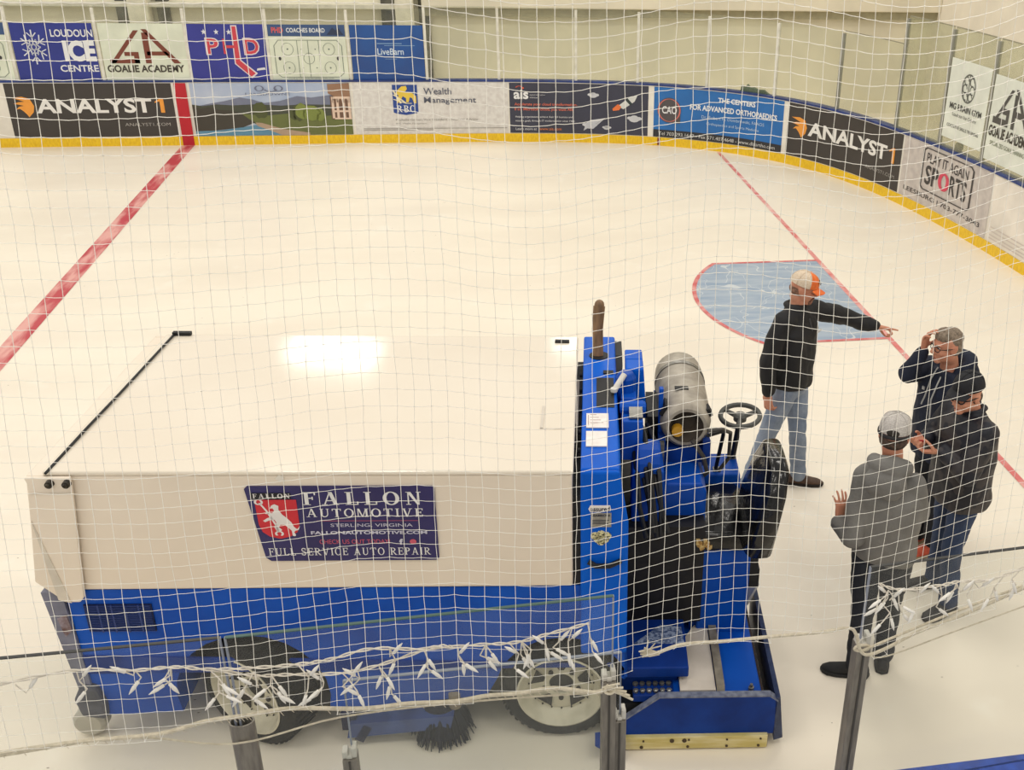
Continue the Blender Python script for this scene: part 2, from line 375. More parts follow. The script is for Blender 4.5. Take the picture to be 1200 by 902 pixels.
# ------------------------------------------------------------------ building shell
tag(MB().box(-15, 9.8, 20.6, 20.8, -.1, 6.5).build('wall_back', mat('wall_grey', (240, 234, 212), .8, scale=1.2)), kind='structure')
tag(MB().box(9.4, 9.6, 2, 20.6, -.1, 6.5).build('wall_right', mat('wall_cream', (246, 238, 222), .8, scale=1.0)), kind='structure')
tag(MB().box(-.55, 9.4, 20.25, 20.6, 2.02, 3.4).build('trim_1', mat('beam_cream', (236, 228, 206), .7, scale=1.0), bevel=.02), kind='structure')
tag(MB().box(-.5, 9.4, 20.4, 20.6, 1.86, 2.02).build('trim_9', mat('beam_painted_shade', (170, 164, 136), .8)), kind='structure')  # darker strip below the beam, its shade put into the colour
tag(MB().box(-15, -.75, 20.3, 20.6, 1.98, 2.05).build('trim_2', mat('ledge', (222, 218, 198), .7)), kind='structure')
for k, x in enumerate((-5.3, -.85)):
    tag(MB().box(x - .16, x + .16, 20.2, 20.6, 0, 5).build('trim_%d' % (3 + k), mat('column', (236, 230, 208), .7), bevel=.015), kind='structure')
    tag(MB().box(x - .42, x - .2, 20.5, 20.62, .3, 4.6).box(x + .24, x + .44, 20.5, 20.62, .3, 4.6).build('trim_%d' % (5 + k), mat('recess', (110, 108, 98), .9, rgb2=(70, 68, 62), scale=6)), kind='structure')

# ------------------------------------------------------------------ dasher boards
SE = S[-1]
tag(ribbon(MB(), -14, SE, 0, 1.03, -.1, 0).build('wall_boards', mat('board_white', (238, 234, 224), .4, rgb2=(222, 217, 206), scale=3), smooth=True), kind='structure')
tag(ribbon(MB(), -14, SE, .0, .145, .001, .016).build('baseboard_rink', mat('kick_yellow', (244, 204, 34), .4, rgb2=(228, 184, 26), scale=14, stretch=(3, 3, 1)), smooth=True), kind='structure')
tag(ribbon(MB(), -14, SE, 1.03, 1.06, -.14, .014).build('trim_7', mat('cap_blue', (34, 62, 132), .4, rgb2=(24, 44, 100)), smooth=True), kind='structure')
tag(MB().box(-9, 6, 2.84, 3.04, 0, 1.03).build('wall_near_boards', MATS['board_white']), kind='structure')
tag(MB().box(-9, 6, 2.82, 3.045, 1.03, 1.06).build('trim_8', mat('cap_blue2', (30, 74, 170), .4, rgb2=(24, 58, 140), scale=20), bevel=.008), kind='structure')
stripe = thing('center_line_stripe', on_boards(-4.43, 0, 0), 0, 'red upright stripe of the centre line painted on the far boards', 'stripe')
def rel(loc): return lambda u, v, o=0.0: tuple(a - b for a, b in zip(on_boards(u, v, o), loc))
G2().grid(-4.52, 0, -4.34, 1.02, 1).put('stripe_panel', plain('stripe_red', (190, 28, 44)), stripe, rel(stripe.location), .02)
mk = ribbon(MB(), 3.47, 3.52, .01, .14, .016, .02).build('kickplate_mark', plain('mark_brown', (128, 52, 20)))
tag(mk, 'short brown red mark on the yellow kickplate below the orthopaedics banner', 'mark')

# ------------------------------------------------------------------ advertising banners
BL, BLK = plain('ink_blue', (30, 40, 120)), plain('ink_black', (40, 38, 36))
def banner(name, label, s0, s1, z0, z1, rgb, off=.004, cat='banner', group=None, rgb2=None, scale=3):
    c = on_boards((s0 + s1) / 2, 0, 0)
    t = thing(name, (c[0], c[1], z0), 0, label, cat, group)
    loc = (c[0], c[1], z0)
    g = G2().grid(s0, z0, s1, z1, max(1, int((s1 - s0) / .1)))
    g.put('banner_sheet' if cat == 'banner' else 'sign_sheet', mat('sheet_' + label[:28], rgb, .45, rgb2=rgb2, scale=scale), t, rel(loc), off)
    W, H = s1 - s0, z1 - z0
    def fn(u, v, o=0.0): return rel(loc)(s0 + u * W, z0 + v * H, off + .004 + o)
    return t, fn
def art(t, fn, *items):
    for k, (nm, rgb, g) in enumerate(items):
        g.put(nm, plain('ink_%d_%d_%d' % rgb, rgb), t, fn, .001 * k)

def falcon(g, x, y, w, h):   # abstract wing-shaped emblem
    return g.poly([(x, y + .95 * h), (x + .5 * w, y + h), (x + .85 * w, y + .9 * h), (x + w, y + .55 * h), (x + .92 * w, y + .25 * h), (x + .66 * w, y), (x + .6 * w, y + .12 * h), (x + .45 * w, y + .3 * h),
                   (x + .3 * w, y + .42 * h), (x + .12 * w, y + .38 * h), (x + .28 * w, y + .52 * h), (x + .52 * w, y + .56 * h), (x + .28 * w, y + .62 * h), (x + .05 * w, y + .66 * h), (x + .3 * w, y + .74 * h), (x + .58 * w, y + .76 * h), (x + .3 * w, y + .86 * h)])
def analyst(label, s0, s1):
    t, fn = banner('ad_banner', label, s0, s1, .155, 1.015, (62, 57, 54), group=None)
    art(t, fn, ('emblem', (240, 160, 64), falcon(G2(), .03, .38, .125, .38)),
        ('lettering', (236, 234, 230), G2().text('ANALYST', .165, .45, .865, .72, .03)),
        ('numeral', (240, 160, 64), G2().poly([(.885, .66), (.92, .72), (.94, .72), (.94, .45), (.915, .45), (.915, .665), (.885, .635)])),
        ('web_address', (170, 166, 160), G2().text('ANALYST1.COM', .68, .2, .96, .26)))
analyst('charcoal ad banner with orange wing emblem at the left end of the far boards', -7.06, -4.57)
analyst('charcoal ad banner with orange wing emblem on the curved corner boards', 5.85, 8.44)
# landscape banner
t, fn = banner('ad_banner', 'ad banner printed with a lake, hills and a pavilion on the far boards', -4.29, -1.77, .155, 1.015, (150, 168, 200), rgb2=(186, 196, 214), scale=1.2)
rnd = random.Random(3)
def blob(g, cx, cy, rx, ry, n=16):
    return g.poly([(cx + rx * (1 + .25 * (rnd.random() - .5)) * cos(2 * pi * i / n), cy + ry * (1 + .3 * (rnd.random() - .5)) * sin(2 * pi * i / n)) for i in range(n)])
hills = G2().poly([(0, .55), (.12, .62), (.2, .66), (.3, .73), (.38, .69), (.45, .62), (.55, .66), (.66, .75), (.75, .72), (.9, .78), (1, .8), (1, .4), (0, .4)])
wood = G2().poly([(0, .2), (0, .6), (.06, .57), (.15, .6), (.25, .58), (.4, .6), (.55, .57), (.7, .59), (.9, .58), (1, .56), (1, .3)])
dark = G2().poly([(0, .08), (0, .58), (.05, .52), (.1, .55), (.16, .5), (.24, .48), (.3, .42), (.34, .32), (.38, .25), (.3, .16), (.12, .1)])
grass = G2().poly([(.3, .42), (.45, .38), (.6, .42), (.8, .36), (1, .4), (1, 0), (.5, 0), (.42, .15), (.35, .27)])
water = G2().poly([(0, 0), (0, .09), (.15, .1), (.3, .16), (.38, .2), (.46, .12), (.55, .04), (.56, 0)])
sand = G2().poly([(.38, .25), (.42, .24), (.55, .12), (.72, .04), (.72, 0), (.54, 0), (.46, .1), (.39, .18)])
trees = G2(); [blob(trees, *a) for a in ((.42, .48, .045, .16), (.66, .44, .04, .16), (.63, .4, .03, .12))]
bush = G2(); [blob(bush, *a) for a in ((.74, .42, .06, .15), (.68, .46, .04, .16), (.79, .4, .04, .12))]
pav = G2().poly([(.86, .98), (1, 1), (1, .74), (.9, .74), (.86, .8)])
pil = G2()
for x in (.885, .915, .955, .99): pil.rect(x - .008, .32, x + .008, .74)
for x in (.9, .935, .972): pil.arc(x, .62, .017, 0, 180, .012, 10, .1)
pil.rect(.88, .7, 1, .74).rect(.88, .44, 1, .475).rect(.89, .3, 1, .33)
dk = G2().rect(.87, .3, 1, .75)
crest = G2().arc(.5, .9, .04, 200, 340, .012, 12, .06).arc(.43, .9, .025, 0, 360, .01, 12, .05).arc(.55, .9, .025, 0, 360, .01, 12, .05).text('LANSDOWNE', .34, .77, .62, .82)
art(t, fn, ('hills_print', (118, 124, 146), hills), ('woods_print', (70, 74, 62), wood), ('grass_print', (104, 112, 62), grass), ('shore_print', (66, 62, 54), dark), ('water_print', (92, 140, 168), water),
    ('sand_print', (176, 152, 130), sand), ('trees_print', (78, 84, 48), trees), ('bushes_print', (124, 136, 66), bush), ('pavilion_shade_print', (112, 84, 68), dk), ('roof_print', (150, 116, 92), pav), ('pavilion_print', (226, 200, 180), pil), ('crest_print', (110, 116, 140), crest))
# bank banner
t, fn = banner('ad_banner', 'pale grey ad banner with blue and yellow shield on the far boards', -1.72, .86, .155, 1.015, (224, 222, 218), rgb2=(208, 204, 200), scale=14)
lion = G2().poly([(.262, .78), (.285, .86), (.31, .93), (.34, .94), (.345, .88), (.33, .82), (.37, .82), (.4, .74), (.4, .6), (.385, .6), (.375, .7), (.36, .72), (.35, .62), (.335, .62), (.335, .7), (.315, .74), (.3, .66), (.28, .6), (.275, .68), (.29, .76)])
stripes = G2(); [stripes.line([(.255, .86 - .09 * i), (.275 + .03 * i, .74 - .07 * i), (.3 + .035 * i, .6)], .012) for i in range(3)]
art(t, fn, ('shield', (40, 72, 148), G2().poly([(.25, .96), (.41, .96), (.41, .42), (.39, .4), (.33, .37), (.27, .4), (.25, .42)])), ('shield_emblem', (232, 200, 76), lion), ('shield_stripes', (236, 226, 190), stripes),
    ('shield_letters', (240, 240, 238), G2().serif('RBC', .272, .43, .39, .56)), ('lettering', (92, 96, 112), G2().text('Wealth', .45, .77, .63, .9, .01).text('Management', .45, .57, .79, .72, .01)),
    ('small_print', (150, 146, 140), G2().text('Michelle Griner, Vice President - Financial Advisor', .26, .25, .8, .3).text('RBC Wealth Management', .26, .18, .46, .22).rect(.05, .1, .99, .112).rect(.05, .07, .5, .08)))
# navy software banner
t, fn = banner('ad_banner', 'dark navy ad banner with a drawn rocket and clouds on the far boards', .885, 3.29, .155, 1.015, (58, 60, 78))
cl = G2()
for cx, cy, k in ((.6, .8, 1), (.9, .36, 1.3), (.7, .15, .8), (.575, .2, 1.3)):
    for dx, dy, r in ((0, 0, .022), (-.025, -.01, .016), (.025, -.015, .018), (0, -.025, .03)): cl.disc(cx + dx * k, cy + dy * k, r * k, r * k * 1.6, 12)
plane = G2().poly([(.53, .06), (.69, .33), (.58, .28), (.55, .2)]).poly([(.69, .33), (.6, .1), (.57, .12)])
rk = G2().poly([(.78, .58), (.87, .78), (.92, .8), (.9, .68), (.82, .52)])
art(t, fn, ('cloud_print', (206, 208, 214), cl), ('paper_plane_print', (196, 198, 206), plane), ('rocket_print', (214, 216, 214), rk), ('rocket_flame', (232, 120, 62), G2().poly([(.74, .52), (.78, .62), (.805, .57), (.79, .5), (.745, .48)])), ('rocket_band', (46, 60, 60), G2().poly([(.835, .7), (.85, .74), (.885, .64), (.87, .6)])),
    ('logo', (236, 236, 238), G2().text('ais', .03, .68, .135, .87, .03)), ('logo_dot', (230, 96, 70), G2().disc(.095, .9, .01, .02).arc(.07, .86, .03, 20, 140, .008, 8, .08)),
    ('slogan', (226, 116, 92), G2().text('Accelerate your cloud transformation.', .035, .54, .485, .61, .01).text("If it's Microsoft cloud, you want AIS.", .035, .44, .46, .51, .01)),
    ('small_print', (222, 222, 226), G2().text('Helping organizations achieve their full business and', .04, .3, .45, .35).text('mission goals through IT modernization since 1982.', .04, .22, .47, .27).text('Learn more at', .04, .06, .19, .11).text('applied information', .145, .75, .255, .78).text('sciences', .145, .7, .2, .73)),
    ('web_address', (228, 128, 62), G2().text('www.ais.com', .21, .06, .37, .11)))
# orthopaedics banner
t, fn = banner('ad_banner', 'bright blue ad banner with a round dark logo where the far boards start to curve', 3.39, 5.76, .155, 1.015, (36, 112, 186), rgb2=(32, 102, 172))
art(t, fn, ('footer_strip', (46, 46, 50), G2().grid(0, 0, 1, .15, 20)), ('logo_disc', (84, 78, 80), G2().disc(.115, .55, .088, .25, 28).poly([(.13, .3), (.2, .3), (.2, .55)])), ('logo_ring', (210, 112, 104), G2().arc(.115, .55, .08, 0, 360, .01, 32, .225)),
    ('logo_letters', (238, 238, 240), G2().text('CAO', .062, .48, .172, .63, .015)),
    ('lettering', (236, 240, 244), G2().text('THE CENTERS', .48, .79, .77, .89, .03).text('FOR ADVANCED ORTHOPAEDICS', .27, .6, .95, .71, .03)),
    ('small_print', (186, 210, 234), G2().text('Dr. Robert M. Dombrowski, FAAOS', .36, .44, .85, .51).text('Orthopaedics and Sports Medicine', .4, .31, .81, .38)),
    ('contact_line', (214, 214, 210), G2().text('Tel 703.293.1647 - Fax 571.407.4648 - www.dlsortho.com', .04, .04, .95, .11)))
# sports shop banner
t, fn = banner('ad_banner', 'light grey ad banner with a hand-drawn framed logo on the right curve of the boards', 8.48, 10.66, .155, 1.015, (206, 198, 192), rgb2=(188, 180, 176), scale=9)
fr = G2(); fr.line([(.23, .31), (.23, .9), (.26, .95), (.76, .95), (.79, .9), (.79, .31), (.76, .26), (.26, .26)], .018, True)
art(t, fn, ('logo_frame', (66, 62, 62), fr), ('lettering', (62, 58, 58), G2().text('PLAY IT AGAIN', .27, .72, .74, .88, .005).text('SP', .27, .36, .42, .68, .02).text('RTS', .55, .36, .74, .68, .02).text('LEESBURG | 703-777-3043', .05, .09, .93, .19, .005)),
    ('red_letter', (214, 70, 96), G2().arc(.485, .52, .045, 0, 360, .035, 24, .13)))
t, fn = banner('ad_banner', 'blank white ad banner with faint print at the right edge of the boards', 10.7, 12.9, .155, 1.015, (240, 233, 222))
art(t, fn, ('small_print', (214, 204, 196), G2().rect(.03, .22, .5, .24).rect(.03, .16, .46, .18).rect(.03, .1, .52, .12).rect(.03, .05, .4, .07)))
# ------------------------------------------------------------------ signs hung on the far glass
GO = -.03
SG = dict(off=GO, cat='sign')
t, fn = banner('glass_sign', 'coaches board sign cut off by the left edge of the photo', -8.05, -6.87, 1.07, 1.94, (226, 232, 212), **SG)
def coach_art(t, fn, full):
    ln = G2().line([(.06, .12), (.06, .62), (.12, .72), (.88, .72), (.94, .62), (.94, .12), (.88, .05), (.12, .05)], .008, True)
    ln.line([(.5, .05), (.5, .72)], .007).line([(.36, .05), (.36, .72)], .007).line([(.64, .05), (.64, .72)], .007)
    for x in (.23, .77):
        for y in (.22, .56): ln.arc(x, y, .075, 0, 360, .006, 20, .11); ln.disc(x, y, .012, .016, 8)
    ln.arc(.5, .39, .07, 0, 360, .006, 20, .1)
    for x in (.41, .59):
        for y in (.22, .56): ln.disc(x, y, .008, .012, 8)
    its = [('header_strip', (58, 84, 128), G2().rect(0, .79, 1, 1)), ('rink_diagram', (112, 124, 112), ln), ('goal_marks', (60, 60, 62), G2().disc(.12, .39, .018, .035, 10).disc(.88, .39, .018, .035, 10))]
    if full: its += [('logo_letters', (212, 92, 92), G2().text('PHD', .05, .85, .2, .95, .03)), ('lettering', (226, 230, 232), G2().text('COACHES BOARD', .24, .86, .74, .94, .02)), ('small_print', (96, 104, 104), G2().text('www.prohockeydevelopment.com', .2, .015, .8, .04)), ('header_mountain', (44, 56, 84), G2().poly([(.76, .82), (.84, .95), (.88, .9), (.92, .94), (.98, .82)]))]
    art(t, fn, *its)
coach_art(t, fn, False)
t, fn = banner('glass_sign', 'blue rink sign with white snowflake and the word ICE on the far glass', -6.8, -5.6, 1.06, 1.94, (44, 56, 142), **SG)
sf = G2()
for k in range(6):
    a = R(60 * k + 30); d = (cos(a), sin(a)); c = (.25, .58)
    P = lambda r, da=0: (c[0] + r * .16 * cos(a + R(da)), c[1] + r * .3 * sin(a + R(da)))
    sf.line([P(.12), P(1)], .016).line([P(.55), P(.9, 22)], .014).line([P(.55), P(.9, -22)], .014).line([P(.3), P(.5, 35)], .014).line([P(.3), P(.5, -35)], .014)
sf.arc(.25, .58, .03, 0, 360, .012, 12, .055)
art(t, fn, ('snowflake', (222, 226, 234), sf), ('lettering', (228, 230, 234), G2().text('LOUDOUN', .48, .76, .99, .89, .02).text('CENTRE', .52, .15, .99, .27, .02)), ('large_lettering', (232, 234, 236), G2().text('ICE', .6, .33, .99, .7, .05)))
def goalie(t, fn, dark, green=False, y0=.3):
    tri = G2()
    tri.poly([(.08, y0), (.14, y0), (.47, .88), (.41, .88)]).rect(.08, y0, .43, y0 + .075).poly([(.43, y0), (.43, y0 + .2), (.26, y0 + .2), (.26, y0 + .13), (.37, y0 + .13), (.37, y0)])
    tri.rect(.5, y0, .57, .84).poly([(.5, .9), (.56, .9), (.92, y0), (.84, y0)]).poly([(.53, y0 + .14), (.8, y0 + .14), (.76, y0 + .21), (.53, y0 + .21)])
    art(t, fn, ('triangle_logo', dark, tri), ('lettering', (66, 60, 52), G2().text('GOALIE ACADEMY', .03, y0 - .16, .95, y0 - .03, .03)))
    if green: art(t, fn, ('small_print', (96, 104, 70), G2().text('SPECIALIZED GOALIE TRAINING', .1, y0 - .26, .9, y0 - .21)))
t, fn = banner('glass_sign', 'pale green sign with brown triangle logo on the far glass', -5.52, -4.26, 1.06, 1.94, (222, 228, 208), **SG)
goalie(t, fn, (122, 62, 46))
t, fn = banner('glass_sign', 'violet blue sign with red hockey stick letters and three white stars', -4.21, -3.02, 1.06, 1.94, (52, 58, 150), **SG)
stars = G2()
for x in (.22, .38, .54):
    stars.poly([(x + (.035 if i % 2 == 0 else .015) * sin(pi * i / 5), .86 + (.055 if i % 2 == 0 else .022) * cos(pi * i / 5)) for i in range(10)])
red = G2().text('P', .23, .47, .38, .74, .02).text('D', .72, .47, .9, .74, .02).line([(.46, .47), (.46, .74)], .035).line([(.46, .6), (.62, .6)], .05)
st = G2().poly([(.585, .96), (.635, .96), (.64, .35), (.82, .12), (.76, .06), (.58, .3)])
art(t, fn, ('letters_outline', (226, 214, 220), G2().text('P', .215, .45, .395, .76, .05).text('D', .705, .45, .915, .76, .05).poly([(.57, .98), (.65, .98), (.655, .36), (.85, .12), (.77, .03), (.565, .29)])), ('letters', (206, 66, 80), red), ('hockey_stick', (206, 66, 80), st), ('stars', (226, 228, 236), stars), ('puck', (222, 224, 228), G2().poly([(.84, .17), (.96, .19), (.95, .23), (.85, .21)])))
t, fn = banner('glass_sign', 'pale coaches board sign with a printed rink diagram on the far glass', -2.97, -1.76, 1.06, 1.94, (224, 230, 210), **SG)
coach_art(t, fn, True)
t, fn = banner('glass_sign', 'plain mid blue sign with small centred white lettering on the far glass', -1.69, -.51, 1.06, 1.94, (30, 86, 158), rgb2=(34, 70, 134), scale=1.2, **SG)
art(t, fn, ('lettering', (206, 222, 238), G2().text('LiveBarn', .36, .46, .72, .58, .01)), ('small_print', (130, 166, 206), G2().rect(.36, .66, .7, .675).rect(.46, .625, .88, .635).rect(.4, .42, .72, .43).rect(.46, .38, .62, .387)))
t, fn = banner('glass_sign', 'white sign with a brain drawing on the right-hand glass', 9.27, 10.2, 1.2, 2.26, (232, 236, 224), **SG)
br = G2().arc(.5, .68, .16, 0, 360, .02, 30, .17).line([(.5, .52), (.5, .84)], .02)
for x, y, r in ((.43, .77, .05), (.57, .77, .05), (.41, .67, .05), (.59, .67, .05), (.44, .58, .045), (.56, .58, .045)): br.arc(x, y, r, 0, 300, .016, 14)
art(t, fn, ('brain_logo', (104, 106, 100), br), ('lettering', (74, 74, 72), G2().text('MG BRAIN GYM', .1, .38, .9, .46, .02)), ('small_print', (84, 84, 82), G2().text('Loudoun Ice Centre', .2, .3, .8, .345).text('COGNITIVE SKILLS TRAINING', .1, .15, .9, .19, .01)))
t, fn = banner('glass_sign', 'white sign with dark grey triangle logo on the right-hand glass', 10.29, 11.25, 1.14, 2.22, (230, 234, 222), **SG)
goalie(t, fn, (84, 82, 78), True, .45)

# ------------------------------------------------------------------ glass round the rink
FG2 = glass_mat('far_glass_right', (244, 246, 238), .3, (196, 192, 166), .02); FG = glass_mat('far_glass', (249, 250, 246), .05, (228, 230, 212), .02)
PW = mat('post_white', (226, 224, 212), .45, rgb2=(206, 203, 190)); PG = mat('post_grey', (150, 150, 140), .45)
edges = [(-8.1, None), (-6.84, 'the cut off coaches board and the snowflake sign'), (-5.56, 'the snowflake sign and the brown triangle sign'), (-4.235, 'the brown triangle sign and the three stars sign'), (-2.995, 'the three stars sign and the rink diagram sign'),
         (-1.725, 'the rink diagram sign and the plain blue sign'), (-.48, 'right of the plain blue sign'), (.72, 'above the pale grey shield banner'), (2.03, 'above the navy rocket banner'), (3.09, 'above the right end of the navy rocket banner'), (4.29, 'above the middle of the bright blue banner'),
         (5.52, 'above the right end of the bright blue banner'), (6.78, 'above the corner charcoal banner'), (8.15, 'above the right end of the corner charcoal banner'), (9.22, 'left of the brain sign'), (10.245, 'between the brain sign and the grey triangle sign'), (11.32, None)]
panes = ['behind the cut off coaches board', 'behind the snowflake sign', 'behind the brown triangle sign', 'behind the three stars sign', 'behind the rink diagram sign', 'behind the plain blue sign', 'right beside the plain blue sign', 'above the shield banner', 'above the left half of the rocket banner',
         'above the right end of the rocket banner', 'above the left half of the bright blue banner', 'above the right half of the bright blue banner', 'above the left half of the corner charcoal banner', 'above the right half of the corner charcoal banner', 'behind the brain sign', 'behind the grey triangle sign', 'at the far right above blank banner']
for k, (s, lab) in enumerate(edges):
    zt = 2.2 if s < -.6 else (2.25 if s < 7 else 2.64)
    if lab:
        o = ribbon(MB(), s - .022, s + .022, 1.06, zt - .03, -.075, -.025).build('glass_post', PW if s < 6 else PG)
        tag(o, ('slim white glass post ' if s < 6 else 'slim grey glass post ') + (('between ' + lab) if ' and the ' in lab and 'between' not in lab else lab), 'post', 'posts of the far glass')
    s2 = edges[k + 1][0] if k + 1 < len(edges) else 12.6
    o = ribbon(MB(), s + .02, s2 - .02, 1.06, zt, -.055, -.045).build('glass_barrier', FG if s < 6.9 else FG2, smooth=True)
    if s > 6: ribbon(MB(), s + .02, s2 - .02, zt, zt + .012, -.058, -.042).build('top_edge', plain('glass_edge', (150, 146, 124)), o)
    tag(o, 'clear far glass pane ' + panes[k], 'glass pane', 'panes of the far glass')
# small things on the ledge behind the boards
def ledge_item(name, label, cat, s, rgb, poly):
    p = on_boards(s, 1.06, -.1); (x, y), n = path(s)
    fn = lambda u, v, w: (p[0] + (-n[1]) * u + n[0] * w, p[1] + n[0] * u + n[1] * w, p[2] + v)
    o = MB().prism(poly, fn, -.03, .03).build(name, plain(name, rgb)); tag(o, label, cat); return o
ledge_item('green_garland', 'dark green leafy garland lying on the board cap above the bright blue banner', 'garland', 5.0, (52, 86, 56), [(-.12, 0), (-.1, .1), (-.04, .06), (0, .12), (.05, .07), (.12, .08), (.2, .05), (.3, .06), (.36, .02), (.4, 0)])
ledge_item('dark_ball', 'small dark green ball on the board cap under the brain sign', 'ball', 9.62, (44, 62, 40), [(.06 * cos(2 * pi * i / 12), .06 + .06 * sin(2 * pi * i / 12)) for i in range(12)])
# ------------------------------------------------------------------ ice resurfacer (local x: towards its rear, y: away, z: up)
Z = thing('ice_resurfacer', (.39, 4.51, 0), R(-7.3), 'blue ice resurfacing machine with a big white snow tank parked on the ice', 'ice resurfacer')
BLUE = mat('machine_blue', (12, 82, 184), .4, rgb2=(8, 66, 158), scale=2.2, spec=.18)
BLUE2 = mat('machine_blue_dark', (14, 60, 146), .45, rgb2=(8, 44, 116), scale=4, spec=.18)
BRIGHT = mat('machine_blue_bright', (6, 96, 206), .42, rgb2=(4, 84, 190), scale=3, spec=.12)
TANK = mat('tank_white', (235, 225, 208), .1, rgb2=(231, 220, 202), scale=1.2, spec=.4)
SIDE = mat('tank_side', (233, 220, 202), .4, rgb2=(227, 213, 194), scale=1.5)
DARK = mat('machine_black', (14, 14, 18), .6, rgb2=(6, 6, 9), scale=12)
RUB = mat('rubber', (38, 38, 38), .85, rgb2=(20, 20, 21), scale=22, bump=.3, bscale=60)
RIM = mat('rim_cream', (214, 208, 188), .4, rgb2=(190, 184, 164), scale=9)
STEEL = mat('steel', (150, 148, 142), .35, .7, rgb2=(112, 110, 104), scale=14)
GREYP = mat('grey_paint', (128, 130, 150), .45, rgb2=(104, 106, 124), scale=6)
VINYL = mat('black_vinyl', (26, 26, 27), .16, rgb2=(12, 12, 13), scale=9, bump=.5, bscale=5)
PAPER = mat('label_paper', (240, 234, 228), .6, rgb2=(228, 220, 214), scale=20)
XZ = lambda u, v, w: (u, w, v)
YZ = lambda u, v, w: (w, u, v)
# --- snow tank
MB().box(-2.46, .08, .0, 1.62, 1.05, 1.735).build('snow_tank', SIDE, Z, bevel=.012)
lid = MB().box(-2.47, .085, -.008, 1.635, 1.735, 1.762).build('tank_lid', TANK, Z, bevel=.011, seg=3)
MB().box(-.1, -.085, .42, .68, 1.762, 1.766).box(-.1, .03, .415, .425, 1.762, 1.766).build('lid_seam', plain('seam', (214, 204, 190)), lid)
MB().box(-.06, .03, 1.53, 1.56, 1.762, 1.775).build('lid_bracket', DARK, lid)
MB().prism([(.075, 1.76), (.1, 1.74), (.1, 1.1), (.075, 1.1)], XZ, .5, 1.05).build('edge_strip', mat('strip_grey', (120, 112, 104), .5), Z)
MB().box(.082, .125, .02, 1.6, 1.0, 1.6).build('rear_gap_panel', DARK, Z)
# dump door at the front of the tank: tapered side plates and a front sheet
fl = MB()
for y in (-.035, 1.63):
    fl.prism([(-2.535, 1.7), (-2.545, 1.742), (-2.33, 1.742), (-2.335, 1.66), (-2.405, 1.03), (-2.43, 1.0), (-2.5, 1.0), (-2.625, 1.13)], XZ, y, y + .022)
fl.prism([(-2.545, 1.742), (-2.46, 1.742), (-2.5, 1.0), (-2.53, 1.0), (-2.63, 1.13)], XZ, -.013, 1.63)
door = fl.build('dump_door', SIDE, Z, bevel=.006)
MB().box(-2.535, -2.34, -.041, -.033, 1.655, 1.662).prism([(-2.47, 1.0), (-2.53, 1.02), (-2.56, 1.5)], XZ, -.04, -.034).build('door_fold', mat('fold', (214, 204, 188), .4), door)
bolts = MB()
for x in (-2.425, -2.345): bolts.lathe([(.008, -.07), (.012, -.062), (.018, -.06), (.02, -.036)], (x, 0, 1.715), 'y', 12)
bolts.build('hinge_bolts', mat('bolt_dark', (70, 64, 52), .4, .6, rgb2=(36, 32, 26), scale=40), door)
cable = MB().tube([(-2.44, -.03, 1.765), (-2.43, .4, 1.772), (-2.42, .8, 1.772), (-2.41, 1.62, 1.772)], .007, 6).box(-2.42, -2.31, 1.6, 1.63, 1.765, 1.785).build('door_cable', DARK, Z)
MB().obox((-1.35, -.002, 1.722), (.03, .02, .03), 0, .7, 0).build('lid_catch', plain('catch', (226, 220, 208)), Z)
# --- sponsor board on the tank side
bd = MB().prism([(-1.515, 1.675), (-.615, 1.675), (-.605, 1.66), (-.605, 1.245), (-.62, 1.23), (-1.45, 1.23), (-1.475, 1.25), (-1.53, 1.66)], XZ, -.008, 0).build('sponsor_board', mat('board_navy', (48, 42, 98), .4, rgb2=(42, 36, 86), scale=3), Z)
def bfn(u, v, o=0.0): return (-1.53 + u * .925, -.0105 - o, 1.23 + v * .445)
LW = plain('letter_white', (232, 230, 228))
def bput(nm, rgb, g, o=0.0): g.put(nm, plain('ink_%d_%d_%d' % rgb, rgb), bd, bfn, o)
bput('lettering', (232, 230, 228), G2().serif('FALLON', .3, .76, .93, .93, .2, .07, .3).serif('AUTOMOTIVE', .31, .6, .93, .71, .16, .08, .24).serif('FULL SERVICE AUTO REPAIR', .08, .08, .955, .18, .15, .08, .2))
bput('small_lettering', (206, 204, 220), G2().text('STERLING, VIRGINIA', .43, .46, .87, .51).text('FALLONAUTOMOTIVE.COM', .32, .365, .945, .41, .03).text('f', .79, .22, .81, .3, .05))
bput('red_lettering', (206, 90, 110), G2().text('CHECK US OUT TODAY!', .36, .235, .74, .295).rect(.36, .545, .9, .55).disc(.865, .26, .018, .035, 14))
sh = [(.045, .83), (.265, .83), (.265, .5), (.25, .4), (.21, .34), (.155, .31), (.1, .34), (.065, .4), (.05, .5)]
bput('shield', (206, 40, 52), G2().poly(sh)); bput('shield_heading', (20, 18, 26), G2().rect(.03, .835, .24, .92)); bput('shield_name', (226, 222, 220), G2().serif('FALLON', .04, .85, .235, .91, .2, .08, .25), .001)
horse = G2().poly([(.12, .715), (.13, .755), (.148, .775), (.155, .765), (.168, .75), (.165, .7), (.18, .64), (.205, .585), (.225, .53), (.235, .47), (.25, .44), (.262, .47), (.268, .49), (.258, .43), (.24, .42), (.232, .4), (.24, .36), (.235, .345), (.222, .35), (.22, .42), (.2, .47), (.185, .5), (.165, .5), (.155, .47), (.17, .43), (.16, .41), (.14, .42), (.13, .47), (.145, .53), (.135, .57), (.11, .56), (.085, .535), (.075, .555), (.1, .59), (.125, .61), (.11, .64), (.09, .65), (.1, .67), (.13, .655), (.142, .69), (.135, .72)])
horse.line([(.07, .79), (.1, .69), (.14, .5), (.15, .4)], .011).arc(.066, .8, .018, 130, 420, .012, 12, .03).arc(.152, .38, .018, -60, 230, .012, 12, .03)
bput('shield_horse', (232, 226, 222), horse, .001)
